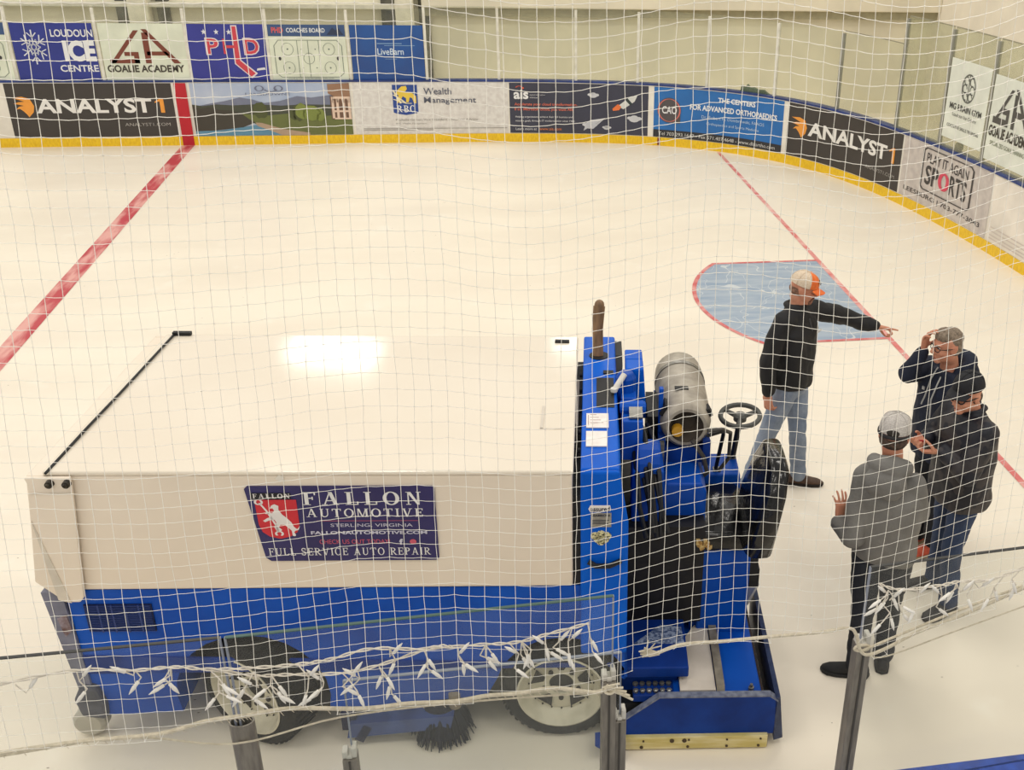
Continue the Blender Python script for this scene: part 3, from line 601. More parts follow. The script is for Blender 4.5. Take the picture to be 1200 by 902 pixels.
# --- chassis body with wheel arches
def arch(cx, r, z0, n=14):
    a = math.asin((z0 - .33) / r) if abs(z0 - .33) < r else 0
    return [(cx + r * cos(t), .33 + r * sin(t)) for t in [a + (pi - 2 * a) * i / n for i in range(n + 1)]]
zb = .2
prof = [(.36, 1.045), (.36, zb + .2)] + [(.34, .42)] + arch(0.02, .37, .42)[:] + [(-.4, zb + .1), (-1.2, zb + .02)] + arch(-1.66, .41, zb + .02) + [(-2.5, zb), (-2.52, 1.045)]
MB().prism(prof, XZ, .01, 1.6).build('body_shell', BLUE, Z)
MB().box(-2.4, .3, .3, 1.3, .25, .95).build('undercarriage', DARK, Z)
MB().prism([(-2.63, 1.04), (-2.53, 1.04), (-2.49, .2), (-2.55, .2)], XZ, -.005, 1.6).build('front_frame', GREYP, Z)
MB().prism([(-2.58, .88), (-2.53, .9), (-2.52, .8), (-2.56, .76)], XZ, -.012, -.003).build('rust_patch', mat('rust', (96, 66, 56), .9, rgb2=(150, 140, 150), scale=20), Z)
MB().prism([(-2.6, .34), (-2.55, .44), (-2.47, .42), (-2.44, .3), (-2.45, .2), (-2.58, .22)], XZ, -.03, .1).build('front_skid', mat('skid', (84, 86, 98), .6, rgb2=(58, 60, 70), scale=9), Z, bevel=.02)
MB().lathe([(.07, -.04), (.09, -.02), (.09, .05), (.07, .06)], (-2.6, .08, .1), 'y', 16).build('guide_roller', mat('roller', (186, 182, 170), .6), Z, smooth=True)
MB().prism([(-2.53, .62), (-2.53, .5), (.3, .5), (.3, .52)], XZ, .0, .012).build('side_seam', BLUE2, Z)
gr = MB().box(-2.44, -2.1, .002, .012, .78, .955).build('vent_grille', mat('grille_dark', (16, 28, 70), .6), Z)
lv = MB()
for k in range(16): lv.box(-2.435, -2.105, -.004, .004, .785 + k * .0107, .789 + k * .0107)
for k in range(1, 5): lv.box(-2.44 + k * .068, -2.432 + k * .068, -.005, .004, .78, .955)
lv.build('louver_slats', mat('louver', (26, 52, 116), .5), gr)
# --- wheels
def wheel(x, y0, face, rz=0):
    c = V((x, y0, .33))
    prof = [(.235, .0), (.25, -.012), (.29, -.016), (.318, .002), (.33, .03), (.33, .18), (.318, .208), (.29, .22), (.235, .205)]
    w = MB().lathe([(r, h * face) for r, h in prof], (0, 0, 0), 'y', 40, False)
    for k in range(44):
        a = 2 * pi * k / 44
        w.obox((.328 * cos(a), .105 * face, .328 * sin(a)), (.022, .17, .02), 0, -a, 0)
    o = w.build('wheel', RUB, Z, smooth=True); o.location = c; o.rotation_euler = (0, 0, rz)
    rim = MB().lathe([(r, h * face) for r, h in [(.24, -.004), (.245, -.014), (.236, -.018), (.228, -.008), (.215, .03), (.2, .062), (.185, .075), (.172, .066), (.12, .07), (.085, .06), (.07, .06), (.06, .1)]], (0, 0, 0), 'y', 40, False).build('rim', RIM, o, smooth=True)
    hub = MB().lathe([(.001, .075 * face), (.072, .075 * face), (.072, .11 * face)], (0, 0, 0), 'y', 24, False)
    for k in range(5):
        a0 = 2 * pi * k / 5 + .3
        q = [(.17, a0 - .3), (.17, a0 + .3), (.1, a0 + .13), (.1, a0 - .13)]
        hub.prism([(r * cos(a), r * sin(a)) for r, a in q], lambda u, v, w: (u, w * face, v), .058, .064)
        a1 = a0 + pi / 5
        hub.lathe([(.014, .052 * face), (.014, .064 * face)], (.1 * cos(a1), 0, .1 * sin(a1)), 'y', 8)
    for k in range(20):
        a = 2 * pi * k / 20; hub.lathe([(.004, .06 * face), (.005, .068 * face)], (.181 * cos(a), 0, .181 * sin(a)), 'y', 6)
    hub.build('rim_openings', mat('hub_dark', (52, 48, 42), .8, rgb2=(26, 24, 22), scale=20), o)
    return o
wheel(0.01, .0, 1); wheel(-1.7, .0, 1, R(-28))
wheel(0.01, 1.6, -1); wheel(-1.62, 1.6, -1)
# --- wash-board brush and its arm
MB().prism([(-1.17, .07), (-.6, .13), (-.58, .22), (-1.15, .17)], XZ, -.06, .03).build('brush_arm', mat('arm_blue', (62, 84, 142), .5, rgb2=(44, 60, 112), scale=8), Z)
MB().box(-1.2, -1.12, -.03, .12, .1, .22).obox((-1.08, -.03, .1), (.05, .06, .12), 0, .5, 0).build('brush_bracket', mat('bracket_navy', (30, 36, 66), .5), Z)
bb = MB()
for k in range(240):
    a = rnd.random() * 2 * pi; q = rnd.random(); r0 = .05 + .06 * q; r1 = .1 + .09 * q
    bb.tube([(-.66 + r0 * cos(a), .06 + r0 * sin(a), .2), (-.66 + r1 * cos(a), .06 + r1 * sin(a), .012 + rnd.random() * .03)], [.007, .003], 4)
bb.lathe([(.02, .24), (.1, .22), (.11, .18), (.15, .06), (.1, .03)], (-.66, .06, 0), 'z', 20)
br_ = bb.build('rotary_brush', mat('bristles', (34, 38, 56), .8, rgb2=(22, 24, 36), scale=30), Z)
MB().lathe([(.035, .22), (.035, .32), (.02, .33)], (-.58, .02, 0), 'z', 12).build('brush_motor', mat('motor_tan', (140, 128, 112), .6), br_, smooth=True)
MB().prism([(.2, .12), (.36, .14), (.36, .02), (.3, .04)], XZ, -.2, -.1).build('splash_guard', BLUE2, Z)
# --- cross housing behind the tank
MB().prism([(.12, 1.755), (.315, 1.755), (.365, 1.45), (.37, .6), (.12, .6)], XZ, -.01, .02).prism([(.12, 1.755), (.315, 1.755), (.33, 1.6), (.33, .6), (.12, .6)], XZ, .02, 1.66).build('cross_housing', BRIGHT, Z, bevel=.012)
hh = MB().box(.2, .3, .68, 1.05, 1.752, 1.758).lathe([(.06, 0), (.06, .006)], (.215, 1.36, 1.754), 'z', 20).box(.24, .3, 1.1, 1.14, 1.756, 1.764).build('housing_openings', DARK, Z)
MB().prism([(1.66, 1.72), (1.66, 1.1), (1.1, 1.1), (1.15, 1.66), (1.4, 1.74)], YZ, .318, .36).build('housing_flank', DARK, Z)
MB().box(.145, .265, .44, .6, 1.757, 1.762).build('safety_label', PAPER, Z); MB().box(.145, .255, .24, .4, 1.757, 1.762).build('safety_label', PAPER, Z)
pr = MB()
for k in range(4): pr.box(.165, .2 + .012 * k, .58 - k * .03, .585 - k * .03, 1.762, 1.7625)
pr.box(.155, .158, .46, .58, 1.762, 1.7625).build('label_print', plain('print_grey', (150, 110, 110)), Z)
kn = MB()
for y in (.3, .5, .75, 1.0, 1.2): kn.lathe([(.014, 0), (.014, .03)], (.1, y, 1.7), 'x', 8)
kn.build('edge_knobs', DARK, Z)
def cfn(u, v, o=0.0): return (u, -.0125 - o, v)
MB().prism([(.17, 1.52), (.27, 1.525), (.275, 1.535), (.27, 1.56), (.17, 1.56), (.16, 1.54)], XZ, -.013, -.008).build('round_sticker', PAPER, Z)
G2().text('assured', .172, 1.526, .268, 1.555, .02).put('sticker_lettering', plain('ink_dark', (40, 44, 60)), Z, cfn, .0025)
MB().box(.172, .277, -.013, -.008, 1.43, 1.515).build('maker_plate', mat('plate_grey', (170, 166, 156), .4, .3, rgb2=(140, 136, 128), scale=30), Z)
G2().text('ZAMBONI', .18, 1.495, .27, 1.508, .03).rect(.18, 1.47, .265, 1.474).rect(.18, 1.46, .25, 1.464).rect(.18, 1.45, .262, 1.454).put('plate_print', plain('ink_dark', (40, 44, 60)), Z, cfn, .0025)
gs = MB()
for a, b in ((.195, 1.375), (.225, 1.385), (.255, 1.375), (.21, 1.355), (.245, 1.355), (.225, 1.34)): gs.lathe([(.024, -.012), (.024, -.008)], (a, 0, b), 'y', 9)
gs.build('graffiti_sticker', mat('graffiti', (214, 206, 160), .5, rgb2=(60, 60, 50), scale=90, lo=.4, hi=.5), Z)
MB().tube([(.16, -.02, 1.22), (.2, -.03, 1.2), (.27, -.03, 1.2), (.33, -.02, 1.225)], .014, 8).build('pull_handle', DARK, Z, smooth=True)
# --- hydraulics, levers, hoses between housing and seat
hy = MB().box(.34, .46, .62, .86, 1.45, 1.7).lathe([(.055, 1.48), (.06, 1.5), (.06, 1.8), (.04, 1.83)], (.37, .98, 0), 'z', 16).box(.34, .43, .86, 1.05, 1.5, 1.72).lathe([(.035, .33), (.04, .35), (.04, .46), (.03, .48)], (0, .75, 1.72), 'x', 12)
hyd = hy.build('hydraulic_valves', BLUE, Z, bevel=.008)
MB().obox((.42, .7, 1.73), (.075, .13, .012), .3, 0, 0).build('valve_plate', STEEL, hyd)
MB().tube([(.3, .86, 1.77), (.36, .93, 1.84)], .018, 10).lathe([(.02, 0), (.02, .02)], (.3, .85, 1.77), 'z', 10).build('valve_fitting', mat('fitting', (226, 222, 214), .4), hyd, smooth=True)
MB().prism([(.37, 1.83), (.475, 1.83), (.5, 1.5), (.38, 1.5)], XZ, 1.02, 1.16).prism([(.37, 1.83), (.475, 1.83), (.475, 1.4), (.38, 1.4)], XZ, 1.16, 1.3).build('upright_box', BRIGHT, Z, bevel=.01)
MB().box(.5, .58, .9, 1.22, 1.2, 1.58).build('side_block', DARK, Z)
MB().box(.56, .585, .86, .9, 1.25, 1.78).build('lever_bar', BLUE, Z, bevel=.005)
MB().box(.565, .59, .72, .76, 1.15, 1.5).build('steel_bar', STEEL, Z)
MB().box(.4, .58, .5, .74, 1.1, 1.45).lathe([(.11, .42), (.12, .44), (.12, .56)], (0, .62, 1.45), 'x', 18).build('pump_housing', BLUE, Z, bevel=.015)
ho = MB()
for k, (x, dz) in enumerate(((.38, 0), (.42, .05), (.46, -.02), (.5, .03), (.44, .08), (.4, -.06))):
    ho.tube([(x, .9, 1.5 + dz), (x + .03, .66, 1.52 + dz), (x + .05 + .01 * (k % 3), .48, 1.42 + dz * .5), (x + .06 + .02 * (k % 3), .4, 1.28), (x + .1, .34, 1.12 + .03 * (k % 2))], .014, 8)
ho.build('hose_bundle', mat('hose_black', (24, 24, 26), .5, rgb2=(14, 14, 15), scale=14), Z, smooth=True)
MB().prism([(.545, 1.27), (.6, 1.33), (.8, 1.33), (.83, 1.27), (.83, .95), (.545, .95)], XZ, .56, 1.05).build('engine_cover', BLUE, Z, bevel=.012)
MB().box(.36, .82, .44, 1.5, .45, 1.12).build('engine_bay', DARK, Z)
MB().box(.37, .72, .02, .44, .4, .47).build('step_plate', BLUE2, Z, bevel=.008)
MB().prism([(.42, .24), (.71, .24), (.7, .38), (.58, .4)], lambda u, v, w: (u, v - .02 if w < .48 else v - .02, w), .47, .476).build('frost_patch', mat('frost', (150, 164, 190), .8, rgb2=(60, 80, 120), scale=60, lo=.4, hi=.6), Z)
MB().box(.28, .66, .06, .6, .2, .42).build('lower_panel', BLUE2, Z)
# --- fuel cylinder lying along the machine
cx, cz = .718, 1.575
CY0 = .22
cyl = MB().lathe([(.1, .56), (.118, .56), (.135, .575), (.15, .64), (.152, .7), (.152, 1.2), (.145, 1.28), (.11, 1.35), (.05, 1.385), (.001, 1.39)], (cx, CY0, cz), 'y', 32, False).build('gas_cylinder', mat('cylinder_paint', (176, 168, 154), .45, .2, rgb2=(142, 134, 122), scale=9), Z, smooth=True)
MB().lathe([(.117, .565), (.09, .6), (.06, .66), (.001, .68)], (cx, CY0, cz), 'y', 24, False).build('cylinder_recess', mat('recess_brown', (72, 62, 52), .7), cyl, smooth=True)
MB().lathe([(.001, .56), (.034, .56), (.034, .6)], (cx - .05, CY0, cz - .03), 'y', 14, False).build('valve_knob', plain('knob_yellow', (206, 152, 40)), cyl)
MB().lathe([(.1535, 1.1), (.1575, 1.1), (.1575, 1.135), (.1535, 1.135)], (cx, CY0, cz), 'y', 32, False).build('cylinder_strap', STEEL, cyl, smooth=True)
lb = MB(); lb.box(cx - .06, cx + .02, .96, 1.0, cz + .147, cz + .156); lb.obox((cx - .13, .88, cz + .08), (.02, .1, .07), 0, .5, 0); lb.obox((cx + .135, .86, cz + .07), (.02, .07, .05), 0, -.5, 0)
lb.build('cylinder_markings', DARK, cyl)
cr_ = MB().box(cx - .16, cx - .12, .76, 1.4, 1.33, 1.5).box(cx + .1, cx + .14, .76, 1.4, 1.33, 1.5).box(cx - .16, cx + .14, .8, .88, 1.33, 1.43).box(cx - .16, cx + .14, 1.1, 1.2, 1.33, 1.43).build('cylinder_cradle', BLUE2, Z)
MB().tube([(cx + .12, .74, cz), (cx + .2, .76, cz - .0), (cx + .27, .86, cz - .08), (cx + .28, .94, cz - .3), (cx + .22, .92, cz - .38)], .012, 8).tube([(cx + .03, .74, cz - .06), (cx + .1, .72, cz - .16), (cx + .13, .74, cz - .28), (cx + .08, .76, cz - .34)], .014, 8).build('gas_hose', mat('hose_grey', (66, 62, 58), .5), Z, smooth=True)
MB().tube([(cx + .12, .72, cz - .02), (cx + .22, .86, cz - .07), (cx + .235, .9, cz - .1), (cx + .22, 1.04, cz - .43)], .012, 8).build('control_lever', DARK, Z, smooth=True)
# --- dash, steering wheel
MB().prism([(.8, 1.13), (1.085, 1.13), (1.11, .8), (.8, .8)], lambda u, v, w: (u, w, v), .99, 1.25).build('dash_panel', BLUE, Z, bevel=.012)
MB().box(.87, .92, 1.22, 1.25, 1.13, 1.23).build('dash_tab', BLUE2, Z)
plt = MB().box(.92, .965, 1.02, 1.06, 1.13, 1.145).box(1.04, 1.08, 1.17, 1.21, 1.13, 1.145).build('dash_bushings', STEEL, Z)
sw = MB(); sc = V((1.075, 1.1, 1.48)); up_ = V((-.06, -.1, 1)).normalized(); ax1 = V((1, 0, .06)).normalized(); ax1 = (ax1 - up_ * ax1.dot(up_)).normalized(); ay1 = up_.cross(ax1)
ring = [sc + ax1 * .12 * cos(2 * pi * k / 28) + ay1 * .12 * sin(2 * pi * k / 28) for k in range(28)]
sw.loft([[p + (p - sc).normalized() * .0155 * cos(2 * pi * j / 8) + up_ * .0155 * sin(2 * pi * j / 8) for j in range(8)] for p in ring + ring[:1]], False)
for a in (20, 140, 260): sw.tube([sc - up_ * .015, sc + (ax1 * cos(R(a)) + ay1 * sin(R(a))) * .115], [.018, .012], 8)
sw.lathe([(.001, -.03), (.04, -.03), (.042, 0), (.03, .015), (.001, .02)], tuple(sc), 'z', 16, False)
swo = sw.build('steering_wheel', mat('wheel_grey', (74, 74, 70), .5), Z, smooth=True)
MB().tube([sc - up_ * .02, (1.06, 1.19, 1.13)], .018, 10).build('steering_column', DARK, swo, smooth=True)
# --- driver's seat
MB().box(.8, 1.1, .47, 1.0, .34, .95).build('seat_box', BLUE, Z, bevel=.012)
MB().box(.76, .8, .5, 1.0, .34, 1.0).build('seat_box_flank', BLUE2, Z)
cu = MB(); cu.prism([(.76, .94), (.755, 1.03), (.8, 1.075), (1.05, 1.07), (1.1, 1.03), (1.1, .94)], XZ, .44, 1.0)
seat = cu.build('seat_cushion', VINYL, Z, bevel=.035, seg=4, smooth='all')
tp = MB()
for k in range(7): tp.obox((.765 + .01 * (k % 3), .5 + .045 * k, 1.05 - .012 * (k % 2)), (.02, .05, .012), .3 * (k % 3), .5, .5 * (k % 2))
for k in range(6): tp.obox((.78 + .014 * k, .445, 1.02 - .02 * (k % 3)), (.025, .02, .04), 0, .6 * (k % 3), .4)
tp.build('torn_foam', mat('foam', (206, 180, 120), .8, rgb2=(160, 120, 60), scale=60, lo=.4, hi=.6), seat)
for k, (a, b) in enumerate(((.9, .6), (.98, .5))): pass
rings = []
for t, xa, xb, y0, y1 in ((1.0, 1.04, 1.17, .3, .76), (1.03, 1.02, 1.2, .26, .82), (1.2, 1.05, 1.22, .24, .84), (1.4, 1.1, 1.25, .26, .8), (1.52, 1.14, 1.26, .32, .74), (1.57, 1.16, 1.24, .4, .66)):
    xm, ym, hx, hy = (xa + xb) / 2, (y0 + y1) / 2, (xb - xa) / 2, (y1 - y0) / 2
    rings.append([V((xm + hx * math.copysign(abs(cos(2 * pi * k / 24)) ** .55, cos(2 * pi * k / 24)), ym + hy * math.copysign(abs(sin(2 * pi * k / 24)) ** .55, sin(2 * pi * k / 24)), t)) for k in range(24)])
bk = MB().loft(rings).build('seat_backrest', VINYL, Z, smooth='all')
MB().box(1.1, 1.15, .5, .64, .7, 1.02).box(1.11, 1.17, .54, .6, .62, .75).build('seat_bracket', DARK, Z)
# --- conditioner (the sled behind the rear wheel)
SL = V((0, 0, 0))
MB().box(.62, 1.13, -.07, .95, .2, .345).build('sled_deck', BLUE, Z, bevel=.015)
MB().prism([(.345, .2), (.345, .09), (1.205, .09), (1.215, .33), (1.17, .37), (.55, .37)], XZ, -.1, -.07).build('sled_side_plate', BLUE2, Z, bevel=.004)
MB().prism([(.345, .2), (.55, .375), (1.17, .375), (1.215, .335), (1.215, .325), (1.165, .365), (.555, .365), (.345, .19)], XZ, -.105, -.065).build('sled_plate_edge', mat('edge_grey', (128, 134, 150), .5, rgb2=(90, 96, 118), scale=30), Z)
rn = MB().box(.35, 1.17, -.125, -.08, .012, .1).build('wooden_runner', mat('runner_wood', (222, 210, 164), .6, rgb2=(196, 180, 110), scale=5, stretch=(1, 1, 6)), Z, bevel=.004)
rb = MB()
for x, z, r in ((.47, .075, .006), (.63, .075, .013), (.7, .075, .013), (.725, .08, .006), (.94, .078, .006), (1.13, .08, .006), (.46, .03, .01), (.72, .03, .008), (.94, .03, .008), (1.12, .03, .008)): rb.lathe([(r, -.13), (r, -.124)], (x, 0, z), 'y', 10)
rb.build('runner_bolts', mat('bolt_brown', (70, 54, 36), .6), rn)
MB().prism([(1.13, .3), (1.15, .3), (1.19, .12), (1.13, .12)], XZ, -.07, .95).build('blade_slot', mat('slot_brown', (58, 40, 32), .7, rgb2=(30, 24, 22), scale=12), Z)
MB().prism([(1.2, .35), (1.225, .36), (1.26, .06), (1.21, .04)], XZ, -.1, .97).build('rear_flange', mat('flange_blue', (56, 68, 100), .45, rgb2=(34, 44, 74), scale=18), Z)
MB().prism([(1.13, .345), (1.2, .5), (1.21, .5), (1.15, .345)], XZ, .72, .95).build('flange_lip', mat('lip_pale', (206, 204, 200), .5), Z)
MB().prism([(.67, -.05), (.87, -.05), (.87, .62), (.82, .55), (.72, .38), (.67, .34)], lambda u, v, w: (u, v, w), .35, .372).build('white_board', mat('board_offwhite', (214, 204, 190), .5, rgb2=(196, 186, 172), scale=6), Z, bevel=.003)
MB().prism([(-.05, .36), (.62, .36), (.62, .4), (-.03, .385)], YZ, .875, .92).build('steel_angle', mat('angle_grey', (150, 142, 126), .5, .3, rgb2=(120, 112, 98), scale=16), Z)
sp = MB().box(.41, .64, -.06, .06, .3, .345)
sto = sp.build('grip_step', BLUE2, Z, bevel=.004)
th = MB()
for i in range(6):
    for j in range(2): th.lathe([(.014, 0), (.016, .016), (.007, .018)], (.425 + .037 * i, -.03 + .055 * j, .345), 'z', 6)
th.build('grip_teeth', STEEL, sto)
MB().box(.42, .62, .04, .32, .28, .3).build('step_pan', mat('pan_grey', (92, 90, 86), .5, .4, rgb2=(60, 58, 56), scale=12), Z)
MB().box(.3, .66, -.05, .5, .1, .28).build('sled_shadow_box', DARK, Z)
MB().lathe([(.016, .345), (.016, .37), (.009, .372), (.009, .39)], (1.07, -.03, 0), 'z', 8).build('deck_bolt', STEEL, Z)
wh = MB().tube([(.21, 1.36, 1.757), (.205, 1.4, 1.92), (.215, 1.42, 2.06)], [.032, .034, .036], 12, side=(1, 0, 0), flat=.7)
wh.capsule([(.214, 1.42, 2.04), (.216, 1.424, 2.07)], .03, 12)
M = Matrix.Translation((.39, 4.51, 0)) @ Matrix.Rotation(R(-7.3), 4, 'Z')
wh.v = [M @ v for v in wh.v]
tag(wh.build('wooden_handle', mat('handle_wood', (136, 104, 72), .5, rgb2=(104, 78, 54), scale=6, stretch=(6, 6, 1)), smooth=True), 'brown wooden tool handle standing up out of the blue machine housing', 'tool handle')
# ------------------------------------------------------------------ near side: glass, posts, ropes, netting, string lights
NG = glass_mat('near_glass', (251, 252, 251), .024, (214, 212, 204), .012)
ED = plain('edge_dark', (50, 50, 48)); EG = plain('edge_green', (66, 96, 88)); EW = plain('edge_grey_blue', (140, 146, 160))
def near_pane(label, x0, x1, y0, y1, z0, z1, edge, right=True):
    t = thing('glass_barrier', (x0, y0, z0), 0, label, 'glass panel', 'panes of the near glass')
    dx, dy = x1 - x0, y1 - y0
    MB().add([(0, 0, 0), (dx, dy, 0), (dx, dy, z1 - z0), (0, 0, z1 - z0), (0, .01, 0), (dx, dy + .01, 0), (dx, dy + .01, z1 - z0), (0, .01, z1 - z0)],
             [(0, 1, 2, 3), (7, 6, 5, 4), (0, 4, 5, 1), (1, 5, 6, 2), (2, 6, 7, 3), (3, 7, 4, 0)]).build('pane', NG, t)
    e = MB().add([(0, -.001, z1 - z0 - .002), (dx, dy - .001, z1 - z0 - .002), (dx, dy - .001, z1 - z0 + .002), (0, -.001, z1 - z0 + .002), (0, .011, z1 - z0 - .002), (dx, dy + .011, z1 - z0 - .002), (dx, dy + .011, z1 - z0 + .002), (0, .011, z1 - z0 + .002)],
             [(0, 1, 2, 3), (7, 6, 5, 4), (0, 4, 5, 1), (1, 5, 6, 2), (2, 6, 7, 3), (3, 7, 4, 0)])
    e.build('top_edge', edge, t)
    MB().box(dx - .002, dx + .003, dy - .001, dy + .011, 0, z1 - z0).box(-.003, .002, -.001, .011, 0, z1 - z0).build('side_edges', EW, t)
    return t
near_pane('clear glass panel at the left edge of the photo in front of the machine', -2.3, -.843, 2.88, 2.888, 1.06, 2.2, ED)
near_pane('wide clear glass panel across the machine between the two outer near posts', -.826, .445, 2.886, 2.922, 1.06, 2.2, EG)
near_pane('lower clear glass panel with scratched corner in front of the rear wheel', -.485, .478, 2.93, 2.935, 1.06, 1.935, EW)
near_pane('clear glass panel at the right edge in front of the men', 1.402, 2.9, 2.955, 3.04, 1.06, 2.2, ED)
ALU = mat('aluminium', (134, 128, 118), .45, .35, rgb2=(112, 106, 98), scale=10, stretch=(6, 6, 1)); ALD = plain('alu_dark', (60, 56, 50))
def round_post(x, y, z1, label):
    t = thing('glass_post', (x, y, 1.06), 0, label, 'post')
    h = z1 - 1.06; n = 24
    ring = lambda a, b, z: [V((a * cos(2 * pi * k / n), b * sin(2 * pi * k / n), z)) for k in range(n)]
    MB().loft([ring(.042, .03, 0), ring(.042, .03, h), ring(.036, .024, h), ring(.036, .024, h - .25)], True).build('post_tube', ALU, t, smooth=True)
    return t
def chan_post(x, y, z1, w, label, clip=True):
    t = thing('glass_post', (x, y, 1.06), 0, label, 'post'); h = z1 - 1.06
    MB().box(-w / 2, w / 2, -.03, .03, 0, h).build('post_channel', ALU, t, bevel=.004)
    MB().box(-w * .08, w * .06, -.034, -.029, 0, h - .004).build('post_slot', ALD, t)
    if clip: MB().box(-w * .5, -w * .1, -.02, .02, h, h + .03).box(w * .15, w * .5, -.02, .02, h, h + .045).box(-w * .2, w * .2, -.024, .02, h, h + .015).build('post_clips', mat('clip_white', (206, 202, 192), .5), t, bevel=.004)
    return t
round_post(-.824, 2.895, 1.84, 'hollow grey metal post standing in front of the left wheel')
chan_post(.431, 2.92, 1.84, .05, 'tall grey channel post beside the rear wheel, rope tied to its top')
chan_post(.474, 2.94, 1.63, .05, 'shorter grey channel post just right of the rope-tied post')
chan_post(-.494, 2.93, 1.60, .05, 'stub of post with white clip at the bottom edge left of centre')
chan_post(1.415, 2.97, 1.84, .055, 'leaning grey channel post in front of the man in the grey hoodie')
ROPE = mat('rope_cream', (214, 204, 182), .8, rgb2=(190, 180, 158), scale=60)
ROPE1 = [(-1.655, 1.839), (-1.552, 1.852), (-1.296, 1.865), (-1.078, 1.862), (-0.924, 1.895), (-0.835, 1.901), (-0.79, 1.902), (-0.653, 1.913), (-0.421, 1.88), (-0.265, 1.881), (-0.122, 1.869), (-0.006, 1.879), (0.109, 1.875), (0.231, 1.882), (0.375, 1.843), (0.421, 1.868)]
ROPE2 = [(0.547, 1.987), (0.592, 1.989), (0.683, 2.016), (0.838, 2.012), (0.996, 2.012), (1.188, 2.009), (1.3, 2.015), (1.334, 1.979), (1.356, 1.909), (1.392, 1.88), (1.463, 1.904), (1.572, 1.963), (1.716, 2.013), (1.842, 2.066), (1.968, 2.122), (2.094, 2.179)]
WIRE1 = [(-1.661, 1.83), (-1.561, 1.829), (-1.171, 1.851), (-0.846, 1.775), (-0.495, 1.843), (-0.065, 1.851), (0.383, 1.832)]
WIRE2 = [(1.398, 1.867), (1.474, 1.845), (1.734, 1.931), (1.994, 2.017), (2.126, 2.058)]
WIRE3 = [(1.378, 1.869), (1.666, 1.987), (1.988, 2.105)]
GA = [(-1.532, 2.147), (-1.485, 2.144), (-1.267, 2.17), (-1.097, 2.148), (-0.978, 2.146), (-0.868, 2.122), (-0.742, 2.112), (-0.602, 2.109), (-0.502, 2.117), (-0.37, 2.144), (-0.215, 2.124), (-0.019, 2.118), (0.106, 2.114), (0.216, 2.137), (0.349, 2.165)]
GB = [(-0.868, 2.122), (-0.746, 2.081), (-0.633, 2.07), (-0.465, 2.055), (-0.331, 2.078), (-0.17, 2.126), (-0.109, 2.119)]
GC = [(1.385, 2.219), (1.47, 2.184), (1.617, 2.187), (1.698, 2.197), (1.815, 2.192), (1.942, 2.232), (2.038, 2.257)]
bulb = [(-1.259, 2.2), (-1.258, 2.114), (-1.176, 2.085), (-1.353, 2.074)]
def smooth_line(pts, y, n=6):
    P = [(a, b) for a, b in pts]; return [V((q[0], y, q[1])) for q in catmull(P, n)]
def rope(label, pts, y, r, extra=None, name='rope'):
    m = MB().tube(smooth_line(pts, y), r, 6)
    if extra: extra(m)
    return tag(m.build(name, ROPE, smooth=True), label, 'rope' if name == 'rope' else 'wire')
def lacing(m):
    q = random.Random(5)
    for k in range(60):
        i = k / 60 * (len(ROPE1) - 1); a = int(i); f = i - a
        x = ROPE1[a][0] * (1 - f) + ROPE1[a + 1][0] * f; z = ROPE1[a][1] * (1 - f) + ROPE1[a + 1][1] * f
        m.tube([(x, 2.848, z), (x + .012, 2.845, z - .012 - .01 * q.random())], [.0022, .001], 4)
    for k in range(5):
        m.tube([(.40, 2.85, 1.86), (.42 + .01 * k, 2.84, 1.875 - .01 * k), (.46 + .012 * k, 2.84, 1.88 - .02 * k)], .005, 5)
    ring = [V((.425 + .018 * cos(a), 2.84, 1.855 + .016 * sin(a))) for a in [2 * pi * i / 12 for i in range(13)]]
    m.tube(ring, .006, 5)
def fray(m):
    for k in range(7):
        m.tube([(.60, 2.85, 1.99), (.565 - .006 * k, 2.848, 1.985 + .012 * (k % 4)), (.535 + .012 * k, 2.845, 2.0 + .014 * ((k * 2) % 5))], [.006, .004, .002], 5)
    ring = [V((1.385 + .03 * cos(a), 2.9, 1.875 + .014 * sin(a))) for a in [2 * pi * i / 12 for i in range(13)]]
    m.tube(ring, .006, 5)
rope('cream net rope laced along the posts in front of the machine', ROPE1, 2.85, .0075, lacing)
rope('cream rope with frayed end running from sled to leaning post and right', ROPE2, 2.855, .0065, fray)
rope('thin cream cord below the laced rope in front of the wheels', WIRE1, 2.86, .0035)
rope('thin tight wire at the lower right below the other wire', WIRE2, 2.875, .0028, name='wire')
rope('thick grey wire running up to the right from the leaning post', WIRE3, 2.89, .005, name='wire')

# --- protective netting hanging between the viewer and the rink
def bottom_z(x):
    pts = ROPE1 + [(.43, 1.86), (.5, 1.93)] + ROPE2
    for a, b in zip(pts, pts[1:]):
        if a[0] <= x <= b[0]: return a[1] + (b[1] - a[1]) * (x - a[0]) / max(1e-6, b[0] - a[0])
    return pts[0][1] if x < pts[0][0] else pts[-1][1]
zs = [4.62]
while zs[-1] > 1.6: zs.append(zs[-1] - (.042 + max(0, 4.3 - zs[-1]) / 2.4 * .017))
NX = 92; cell = .0465
def node(i, j):
    z = zs[j]; w = 1 + .05 * (3.4 - z)
    x = .35 + (i - NX / 2) * cell * w
    n1 = noise.noise(V((x * 1.6, z * 1.3, 3))); n2 = noise.noise(V((x * 4.5, z * 4, 9))); n3 = noise.noise(V((i * .9, j * .9, 5)))
    dz = .03 * n1 + .009 * n2 + .004 * n3 - .034 * cos(2 * pi * (x - .21) / 1.08) * (1 if x > -.1 else .45) + .12 * max(0, x - 1.15)
    dx = .012 * noise.noise(V((x * 1.5, z * 1.1, 21))) + .005 * noise.noise(V((x * 5, z * 5, 31))) + .003 * noise.noise(V((i * .8, j * .8, 41)))
    dy = .03 * noise.noise(V((x * 1.2, z * 1.2, 51)))
    return V((x + dx, 2.81 + dy * (1 if z > 2.2 else .5), z + dz))
net = MB(); N = {}
